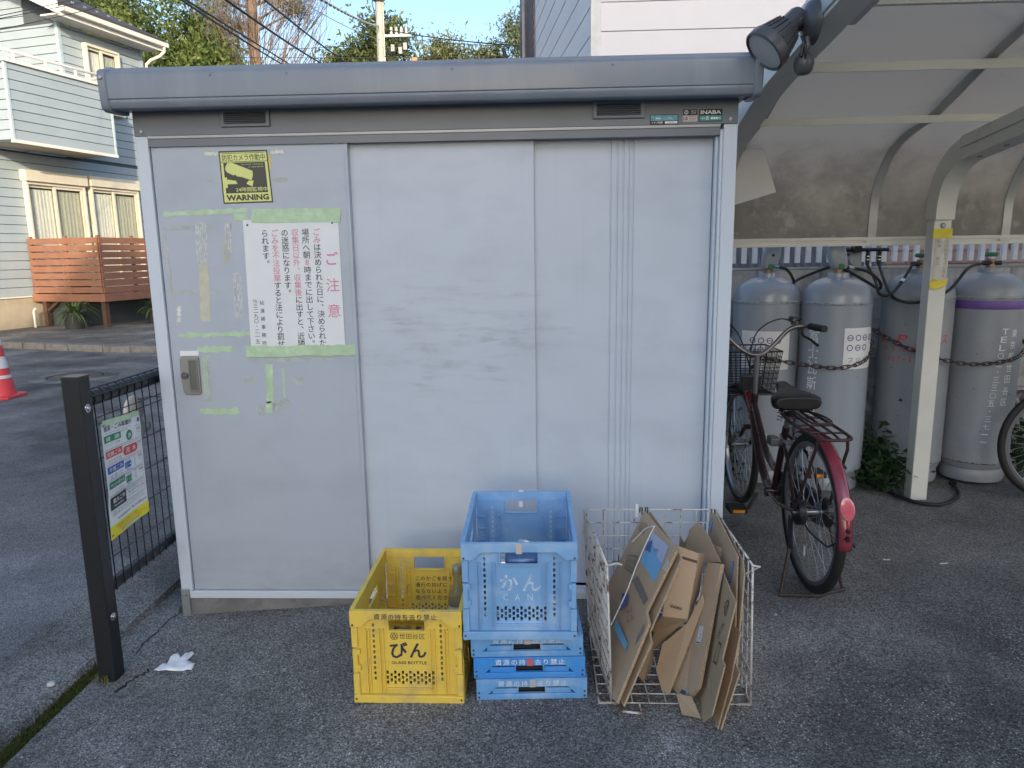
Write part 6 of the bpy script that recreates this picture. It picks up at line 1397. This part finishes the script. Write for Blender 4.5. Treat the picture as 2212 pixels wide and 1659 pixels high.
for hk in ([(.0,.44,.425),(-.022,.44,.425),(-.022,.44,.385),(.0,.44,.385)], [(.445,.03,.43),(.47,-.012,.47),(.445,-.012,.474)], [(.018,.02,.455),(.05,.0,.475),(.065,-.006,.472)]): MB().tube(hk, .003, 6).build("hook", wr, wbk, smooth=60)
for x in (.185,.205): MB().tube([(x,.484,.455),(x,.478,.475),(x+.008,.478,.475),(x+.008,.484,.445)], .0025, 6).build("rusty_ring", M['rust'], wbk, smooth=60)
MB().box(.168,.178,.474,.4765,.44,.49).build("hanging_tag", M['white'], wbk, bevel=.001)

# ------------------------------------------------------------------ flattened cardboard
cbs = [mat("cardboard_%d" % i, c, .85, var=.07, vscale=7, bump=.15, bscale=160, col2=tuple(v*.86 for v in c), c2scale=5, c2lo=.5, c2hi=.8) for i, c in enumerate(((.46,.335,.215),(.52,.395,.275),(.42,.31,.205),(.35,.255,.165)))]
cbe = mat("corrugated_edge",(.40,.31,.21),.95,var=.35,vscale=300,bump=.5,bscale=300)
def board(label, pts, mi, thick=.0045, name="cardboard_sheet", curl=0):
    P_ = [Vector((p[0],p[1],max(p[2],.016))) for p in pts]; c = sum(P_, Vector())/len(P_); n = Vector()
    for a, b_ in zip(P_, P_[1:]+P_[:1]): n += (a-c).cross(b_-c)
    n.normalize()
    if n.dot(Vector(CAMP)-c) < 0: n = -n
    t = thing(name, label, "cardboard", (c.x,c.y,c.z), 0, "flattened cardboard in the wire basket")
    L_ = [p-c for p in P_]; k = len(L_); m = MB()
    m.add(L_, [tuple(range(k))]); m.build("face", cbs[mi], t, fixn=False)
    m = MB(); m.add([p-n*thick for p in L_], [tuple(range(k))]); m.build("back_face", cbs[mi], t, fixn=False)
    m = MB(); m.add(L_+[p-n*thick for p in L_], [(i,(i+1)%k,k+(i+1)%k,k+i) for i in range(k)]); m.build("edge", cbe, t, fixn=False)
    t["nrm"] = 0; del t["nrm"]
    return t, c, n
def prnt(b, pts, mtl, name="print", lift=.0012):
    t, c, n = b; m = MB(); m.add([Vector(p)-c+n*lift for p in pts], [tuple(range(len(pts)))]); return m.build(name, mtl, t, fixn=False)
def quadmap(b, q, lift):                          # u right, v up on a printed quad TL,TR,BR,BL
    t, c, n = b; q = [Vector(p) for p in q]
    return lambda u, v: tuple((q[3]*(1-u)+q[2]*u)*(1-v)+(q[0]*(1-u)+q[1]*u)*v-c+n*lift)
cp_blue = mat("sky_blue_print",(.16,.40,.62),.6,var=.06,vscale=15); cp_lav = mat("lavender_print",(.42,.45,.58),.6,var=.1,vscale=25); cp_navy = mat("navy_print",(.08,.11,.30),.6); cp_dk = mat("brown_print",(.11,.075,.05),.7,var=.1); cp_gy = mat("grey_print",(.20,.17,.15),.7,var=.15,vscale=60); cp_sc = mat("scuffed_patch",(.50,.41,.31),.9,var=.1,vscale=40)
S1 = board("large flattened box with sky blue print tied with white string", [(1.71,-.71,.031),(1.718,-.735,.04),(1.815,-.704,.281),(1.814,-.656,.296),(1.901,-.661,.501),(1.849,-.341,.505),(1.733,-.30,.216),(1.690,-.40,.05)], 0, .009)
bq_ = [(1.861,-.472,.482),(1.889,-.614,.491),(1.845,-.629,.38),(1.821,-.482,.383)]
prnt(S1, bq_, cp_blue); prnt(S1, [(1.861,-.472,.482),(1.889,-.614,.491),(1.868,-.62,.438),(1.845,-.477,.438)], cp_lav, lift=.0018)
Ink().word("VセX", .5,.5, h=.62, w=.62, rot=.1).build("lettering", cp_navy, S1[0], quadmap(S1,[(1.856,-.512,.453),(1.874,-.578,.47),(1.861,-.576,.439),(1.85,-.535,.431)],.0024))
prnt(S1, [(1.742,-.504,.188),(1.763,-.647,.181),(1.754,-.648,.158),(1.732,-.508,.162)], cp_blue)
prnt(S1, [(1.847,-.473,.447),(1.858,-.498,.463),(1.847,-.52,.43),(1.836,-.476,.422)], cp_navy, lift=.0026); prnt(S1, [(1.764,-.458,.259),(1.781,-.508,.279),(1.772,-.526,.25),(1.754,-.506,.217)], cp_navy)
for q in ([(1.841,-.366,.476),(1.852,-.414,.483),(1.839,-.417,.452),(1.828,-.364,.447)],[(1.794,-.375,.361),(1.816,-.444,.386),(1.798,-.472,.332),(1.779,-.394,.318)]):
    Ink().frame(0,0,1,1,.08).word("取扱注意",.5,.62,h=.3,w=.8).word("天地無用",.5,.25,h=.3,w=.8).build("lettering", cp_gy, S1[0], quadmap(S1,q,.0014))
Ink().word("スゴ",.5,.5,h=.9,w=.9).build("lettering", cp_gy, S1[0], quadmap(S1,[(1.787,-.56,.273),(1.786,-.614,.247),(1.767,-.59,.213),(1.766,-.535,.232)],.0014))
Ink().rect(0,0,1,1).build("print", cp_gy, S1[0], quadmap(S1,[(1.794,-.486,.317),(1.808,-.507,.343),(1.824,-.639,.328),(1.812,-.629,.303)],.0013)); 
Ink().word("品名数量",.5,.5,h=.8,w=.95).build("lettering", M['paper'], S1[0], quadmap(S1,[(1.883,-.635,.47),(1.885,-.664,.463),(1.87,-.663,.427),(1.865,-.638,.425)],.0016)); prnt(S1, [(1.787,-.678,.226),(1.809,-.684,.275),(1.802,-.7,.253),(1.779,-.69,.201)], cp_gy)
def rope(pts, par, off=(-.004,-.001,.002)):
    t, c, n = par; MB().tube(spl([tuple(Vector(p)-c+n*.003) for p in pts],5), .0022, 6).build("string", M['white'], t, smooth=60)
rope([(1.727,-.49,.158),(1.776,-.489,.274),(1.812,-.474,.366),(1.847,-.468,.451),(1.869,-.47,.501)], S1); rope([(1.869,-.47,.501),(1.849,-.42,.473),(1.832,-.396,.443),(1.81,-.367,.403)], S1)
S2 = board("plain board backing the string-tied printed box", [(1.739,-.729,.021),(1.822,-.715,.226),(1.823,-.678,.241),(1.916,-.662,.472),(1.915,-.634,.48),(1.874,-.305,.492),(1.778,-.30,.248),(1.700,-.50,.02)], 2, .006)
S3 = board("light tan carton panel with dark strip and handling icons", [(1.918,-.55,.469),(1.988,-.58,.453),(1.953,-.6,.241),(1.88,-.572,.236),(1.892,-.562,.332)], 1)
prnt(S3, [(1.938,-.563,.438),(1.983,-.582,.431),(1.982,-.583,.422),(1.937,-.564,.43)], cp_dk)
k = Ink()
for i in range(4): k.frame(.02+i*.25,.05,.22+i*.25,.95,.05).rect(.07+i*.25,.2,.17+i*.25,.5+.1*(i%3))
k.build("icons", cp_dk, S3[0], quadmap(S3,[(1.904,-.575,.281),(1.94,-.589,.276),(1.938,-.59,.265),(1.903,-.576,.269)],.0014))
board("narrow side flap folded back from the tan carton panel", [(1.990,-.582,.454),(2.026,-.501,.419),(2.015,-.489,.275),(1.955,-.592,.226),(1.957,-.597,.245)], 2)
board("dark shaded inner flap below the tan carton panel", [(1.879,-.575,.236),(1.954,-.594,.236),(1.915,-.52,.13),(1.851,-.48,.05),(1.84,-.49,.12)], 3)
board("curved torn flap bending in front of the carton", [(2.003,-.585,.318),(2.007,-.6,.299),(1.966,-.618,.192),(1.941,-.631,.125),(1.891,-.66,.016),(1.872,-.638,.016),(1.861,-.59,.057),(1.883,-.568,.136),(1.955,-.592,.221)], 0)
S5 = board("long folded box side with white label and barcode", [(2.03,-.519,.398),(2.052,-.604,.43),(2.029,-.636,.343),(2.021,-.651,.315),(1.962,-.739,.094),(1.932,-.704,.018),(1.908,-.626,.018),(1.977,-.586,.206)], 1, .012)
q = [(1.99,-.621,.23),(1.997,-.646,.242),(1.983,-.665,.192),(1.975,-.635,.178)]; prnt(S5, q, M['paper'], "label"); k = Ink().word("I",.25,.2,h=.3).word("2",.7,.45,h=.3).word("工",.55,.8,h=.2).rect(.1,.04,.9,.10); k.build("lettering", M['ink'], S5[0], quadmap(S5,q,.0018))
q = [(1.926,-.643,.032),(1.942,-.7,.056),(1.936,-.708,.034),(1.919,-.651,.018)]; prnt(S5, q, M['paper'], "label"); k = Ink(); rg = random.Random(6); u = .08
while u < .9: w = rg.choice((.015,.03,.045)); k.rect(u,.25,u+w,.9); u += w+rg.choice((.02,.03))
k.build("barcode", M['ink'], S5[0], quadmap(S5,q,.0018))
S6 = board("board with brown oval logo print hanging over the basket front", [(2.089,-.228,.285),(2.072,-.508,.387),(2.047,-.737,.404),(2.038,-.828,.416),(2.008,-.823,.237),(2.004,-.864,.243),(1.976,-.857,.083),(1.966,-.799,.02),(1.978,-.645,.018),(2.016,-.615,.143),(2.042,-.533,.232)], 0)
Ink().ring(.5,.5,.5,.12).word("GIMS",.5,.5,h=.4,w=.75).build("lettering", cp_dk, S6[0], quadmap(S6,[(2.042,-.697,.344),(2.043,-.754,.393),(2.035,-.765,.355),(2.031,-.75,.322)],.0014)); Ink().word("COCON",.5,.5,h=.7,w=.95).build("lettering", cp_dk, S6[0], quadmap(S6,[(2.023,-.685,.231),(2.031,-.736,.31),(2.028,-.767,.312),(2.02,-.737,.245)],.0014)); Ink().frame(0,0,1,1,.1).build("lettering", cp_dk, S6[0], quadmap(S6,[(2.007,-.732,.172),(2.019,-.746,.25),(2.017,-.782,.261),(2.005,-.778,.19)],.0014))
prnt(S6, [(2.003,-.667,.105),(1.995,-.761,.124),(1.988,-.786,.1),(1.993,-.727,.086)], cp_sc, "scuff"); prnt(S6, [(1.984,-.704,.024),(1.983,-.756,.049),(1.978,-.76,.028),(1.979,-.717,.020)], cp_sc, "scuff")
S7 = board("tall board with blue side labels near the basket's right grid", [(2.103,-.226,.457),(2.108,-.294,.479),(2.103,-.599,.454),(2.066,-.736,.29),(2.068,-.783,.301),(2.037,-.813,.162),(2.002,-.825,.017),(2.001,-.763,.017),(2.081,-.614,.358),(2.085,-.279,.378)], 0)
cp_b2 = mat("mid_blue_print",(.07,.18,.45),.6); q = [(2.094,-.259,.416),(2.103,-.273,.457),(2.102,-.295,.451),(2.091,-.301,.404)]; prnt(S7, q, cp_b2); Ink().word("TIONS",.5,.5,h=.5,w=.9).build("lettering", M['paper'], S7[0], quadmap(S7,q,.0018))
q = [(2.081,-.588,.356),(2.095,-.574,.425),(2.097,-.592,.43),(2.084,-.610,.37)]; prnt(S7, q, cp_b2); Ink().word("TIONS",.5,.5,h=.5,w=.9).build("lettering", M['paper'], S7[0], quadmap(S7,q,.0018))
board("outermost board leaning on the basket's right grid", [(2.130,-.241,.447),(2.130,-.292,.461),(2.112,-.628,.446),(2.106,-.665,.423),(2.054,-.806,.208),(2.052,-.844,.207),(2.01,-.829,.017),(2.009,-.799,.017),(2.049,-.759,.178),(2.097,-.563,.354)], 2)
board("rounded scrap board wrapped in clear tape", [(2.015,-.308,.424),(2.038,-.333,.465),(2.051,-.417,.451),(2.064,-.549,.411),(2.041,-.494,.386),(1.992,-.341,.352)], 2)
board("jagged torn scrap standing by the back grid", [(1.993,-.251,.379),(2.006,-.268,.356),(2.016,-.279,.389),(2.025,-.289,.388),(2.033,-.305,.301),(1.989,-.253,.278)], 3)
board("small square scrap wedged behind the tall board", [(2.064,-.392,.41),(2.089,-.452,.417),(2.086,-.466,.363),(2.068,-.425,.355)], 1)
board("low scrap lying against the basket floor grid", [(1.80,-.62,.06),(1.85,-.60,.16),(1.87,-.50,.15),(1.86,-.52,.03),(1.82,-.60,.02)], 3)
board("bottom scrap poking out at the basket front", [(1.905,-.70,.045),(1.945,-.735,.06),(1.965,-.78,.017),(1.912,-.76,.017)], 2)
m = MB(); pts = [(2.018,-.312,.418),(2.050,-.417,.455),(2.068,-.549,.414),(2.05,-.52,.40)]
# ------------------------------------------------------------------ black mesh fence on the boundary
fc = thing("mesh_fence", "black steel mesh fence with square post along the gutter", "fence", (-.045,-.44,0))
pst_ = MB().box(-.030,.030,-.030,.030,-.10,1.011).build("post", M['black'], fc, bevel=.003); MB().box(-.0305,.0305,-.0305,.0305,1.0112,1.016).build("post_cap", mat("worn_cap",(.05,.055,.06),.3,var=.2,vscale=30), pst_, bevel=.002)
for z in (.905,.155): MB().lathe([(0,.008),(.007,.007),(.009,.003),(.014,.002),(.015,0)], 18, (.0302,0,z), 'x').build("bolt", M['steel'], pst_, smooth=40)
MB().box(-.03,.03,2.31,2.37,-.10,1.011).build("post", M['black'], fc, bevel=.003)
MB().tube([(0,.031,.925),(0,2.31,.935)], .026, 14).build("top_rail", M['black'], fc, smooth=50); MB().tube([(0,.031,.245),(0,2.31,.255)], .021, 14).build("bottom_rail", M['black'], fc, smooth=50)
m = MB()
for i in range(45):
    y = .05+i*.05; x0 = .027; zt = .928
    loop = [(x0*1.05*math.cos(a), y+.010*(a/5.5), zt+.030*math.sin(a)) for a in [RAD(-40)+RAD(285)*k/12 for k in range(13)]]
    m.tube([(.024,y,.232),(.022,y,.88)]+loop, .0023, 5)
for z in (.862,.838,.72,.60,.48,.36,.29): m.tube([(.026,.031,z),(.026,2.3,z)], .0022, 5)
for j in range(5):
    a = RAD(20)+j*RAD(55); m.tube([(.030*math.cos(a),.031,.928+.031*math.sin(a)),(.030*math.cos(a),2.3,.936+.031*math.sin(a))], .0022, 4)
m.build("wire_mesh", M['black'], fc, smooth=60, fixn=False)
# ---- collection-day poster tied to the mesh
cpst = thing("collection_poster", "garbage collection day poster tied to the black mesh fence", "poster")
def fmap(lift):
    TL, TR, BR, BL = (-.388,.838),(-.146,.828),(-.147,.438),(-.408,.424)
    def fn(u, v):
        y = (BL[0]*(1-u)+BR[0]*u)*(1-v)+(TL[0]*(1-u)+TR[0]*u)*v; z = (BL[1]*(1-u)+BR[1]*u)*(1-v)+(TL[1]*(1-u)+TR[1]*u)*v
        return (-.013+lift+.004*math.sin(u*5+1)*math.sin(v*4+.5)+.006*(1-u)**3*(1 if v > .3 else .3), y, z)
    return fn
def fsheet(name, mtl, lift, u0, v0, u1, v1, n=10):
    g = MB(); fn = fmap(lift); g.add([fn(u0+(u1-u0)*i/n, v0+(v1-v0)*j/n) for i in range(n+1) for j in range(n+1)], [(i*(n+1)+j,(i+1)*(n+1)+j,(i+1)*(n+1)+j+1,i*(n+1)+j+1) for i in range(n) for j in range(n)]); return g.build(name, mtl, cpst, smooth=60, fixn=False)
fsheet("sheet", M['paper'], 0, 0,0,1,1); L1, L2 = .0012, .0022
fsheet("yellow_band", M['ink_yellow'], L1, .0,.0,1,.115)
for nm, mtl, rects in (("green_blocks",M['ink_green'],[(.04,.825,.46,.885),(.04,.43,.47,.488),(.50,.395,.66,.455)]),("red_blocks",M['ink_red'],[(.04,.692,.46,.752)]),("blue_blocks",M['ink_blue'],[(.04,.560,.47,.62),(.50,.53,.67,.585)]),("black_block",M['ink'],[(.04,.245,.46,.358)])):
    k = Ink()
    for r_ in rects:
        for j in range(4): k.rect(r_[0]+(r_[2]-r_[0])*j/4, r_[1], r_[0]+(r_[2]-r_[0])*(j+1)/4, r_[3])
    if nm == "green_blocks": k.disc(.665,.822,.048,24,.078); k.frame(.04,.765,.96,.885,.003)
    if nm == "red_blocks": k.poly([(.545+.06*math.cos(a),.69+.042*math.sin(a)) for a in [RAD(90)+math.pi*i/10 for i in range(11)]]+[(.80+.06*math.cos(a),.69+.042*math.sin(a)) for a in [RAD(-90)+math.pi*i/10 for i in range(11)]]); k.frame(.04,.632,.96,.752,.003)
    if nm == "blue_blocks": k.frame(.04,.50,.96,.62,.003)
    if nm == "black_block": k.frame(.04,.245,.96,.358,.003); k.frame(.04,.37,.96,.488,.003)
    k.build(nm, mtl, cpst, fmap(L1))
k = Ink().word("資  源",.25,.855,h=.036,w=.34,bold=.008).word("水",.665,.822,h=.055,w=.09,bold=.008).word("可燃ごみ",.25,.722,h=.038,w=.36,bold=.008).word("月",.59,.69,h=.05,w=.09,bold=.008).word("木",.76,.69,h=.05,w=.09,bold=.008).word("不燃ごみ",.255,.59,h=.038,w=.36,bold=.008).word("2・4",.585,.558,h=.032,w=.13,bold=.008).word("ペットボトル",.255,.459,h=.034,w=.38,bold=.008).word("1・3",.58,.425,h=.032,w=.13,bold=.008).word("粗大ごみ",.25,.322,h=.038,w=.34,bold=.008).word("申込制(有料)",.25,.273,h=.020,w=.26)
k.build("white_lettering", M['ink_white'], cpst, fmap(L2))
k = Ink().word("資源・ごみ集積所",.40,.945,h=.046,w=.68,bold=.008).word("Resources and Garbage Collection Point",.40,.903,h=.010,w=.64)
for v in (.845,.715,.582,.45): k.word("8:00",.905,v+.01,h=.024,w=.09).word("までに",.905,v-.022,h=.013,w=.08)
rg = random.Random(31)
for v0 in (.792,.655,.525,.395):
    for j in range(2 if v0 < .7 else 1): k.word("ビン・カン・古紙類" if v0 > .7 else "生ごみ・紙くず 衣類" if v0 > .6 else "金属・陶器・ガラス" if v0 > .5 else "ペットボトルの出し方",.25,v0+.012-j*.020,h=.013,w=.34)
for v, tx in ((.60,"毎月 第"),(.515,"曜日"),(.468,"毎月 第"),(.383,"曜日")): k.word(tx,.585,v,h=.013,w=.11)
for v in (.592,.562,.535): k.ring(.76,v-.0,.016,.003,14)
for v in (.463,.43,.405): k.ring(.76,v,.015,.003,14)
k.word("粗大ごみ受付センター",.71,.335,h=.016,w=.44).word("TEL 03-5715-1133",.72,.305,h=.020,w=.42).word("受付時間 8:00-21:00",.71,.275,h=.012,w=.38)
for v in (.228,.212,.196): k.word("収集日の朝八時までに出してください おねがいします",.5,v,h=.010,w=.86)
k.word("砧清掃事務所",.36,.150,h=.020,w=.34).word("TEL 03-3290-2151",.76,.155,h=.022,w=.40).word("不法投棄は法律により禁止",.42,.090,h=.014,w=.6)
k.build("black_lettering", M['ink'], cpst, fmap(L2))
Ink().word("資源の持ち去りは禁止です",.55,.066,h=.020,w=.72).word("違反者は罰せられます",.52,.036,h=.018,w=.56).build("orange_lettering", M['ink_orange'], cpst, fmap(L2))
Ink().disc(.93,.935,.022,16,.03).build("purple_mark", lg, cpst, fmap(L2))
fsheet("tape", M['tape'], .003, .02,.972,.97,1.02); fsheet("tape", M['tape'], .003, .30,.012,.72,.035)
for u, v in ((.02,.03),(.985,.05),(.03,.97),(.97,1.0)):
    p = Vector(fmap(.002)(u,v)); MB().tube([p, p+V(.004,.004,.006), p+V(-.006,.012,.0), p+V(-.012,.004,.006)], .0014, 5).build("wire_tie", M['black'], cpst)
# white figure behind the mesh
wf = thing("white_figure", "rounded white figure hanging behind the mesh fence", "figure", (-.16,.07,.76))
def blob(name, c, r, par, mtl):
    bm = bmesh.new(); bmesh.ops.create_uvsphere(bm, u_segments=20, v_segments=12, radius=1)
    for v in bm.verts: v.co = Vector((v.co.x*r[0],v.co.y*r[1],v.co.z*r[2]))+Vector(c)
    me = bpy.data.meshes.new(name); bm.to_mesh(me); bm.free(); me.materials.append(mtl); me.shade_smooth(); o = bpy.data.objects.new(name, me); COL.objects.link(o); o.parent = par
wfm = mat("off_white_plush",(.55,.54,.51),.8,var=.08,vscale=20)
blob("head", (0,.005,.03), (.02,.068,.058), wf, wfm); blob("body", (.0,-.01,-.055), (.022,.075,.06), wf, wfm); blob("paw", (.005,.075,-.055), (.016,.026,.024), wf, wfm)
MB().tube([(.02,.01,.07),(.08,.0,.085),(.13,-.02,.085)], .002, 5).build("hanging_wire", M['black'], wf)
bpy.data.objects.remove(_to)
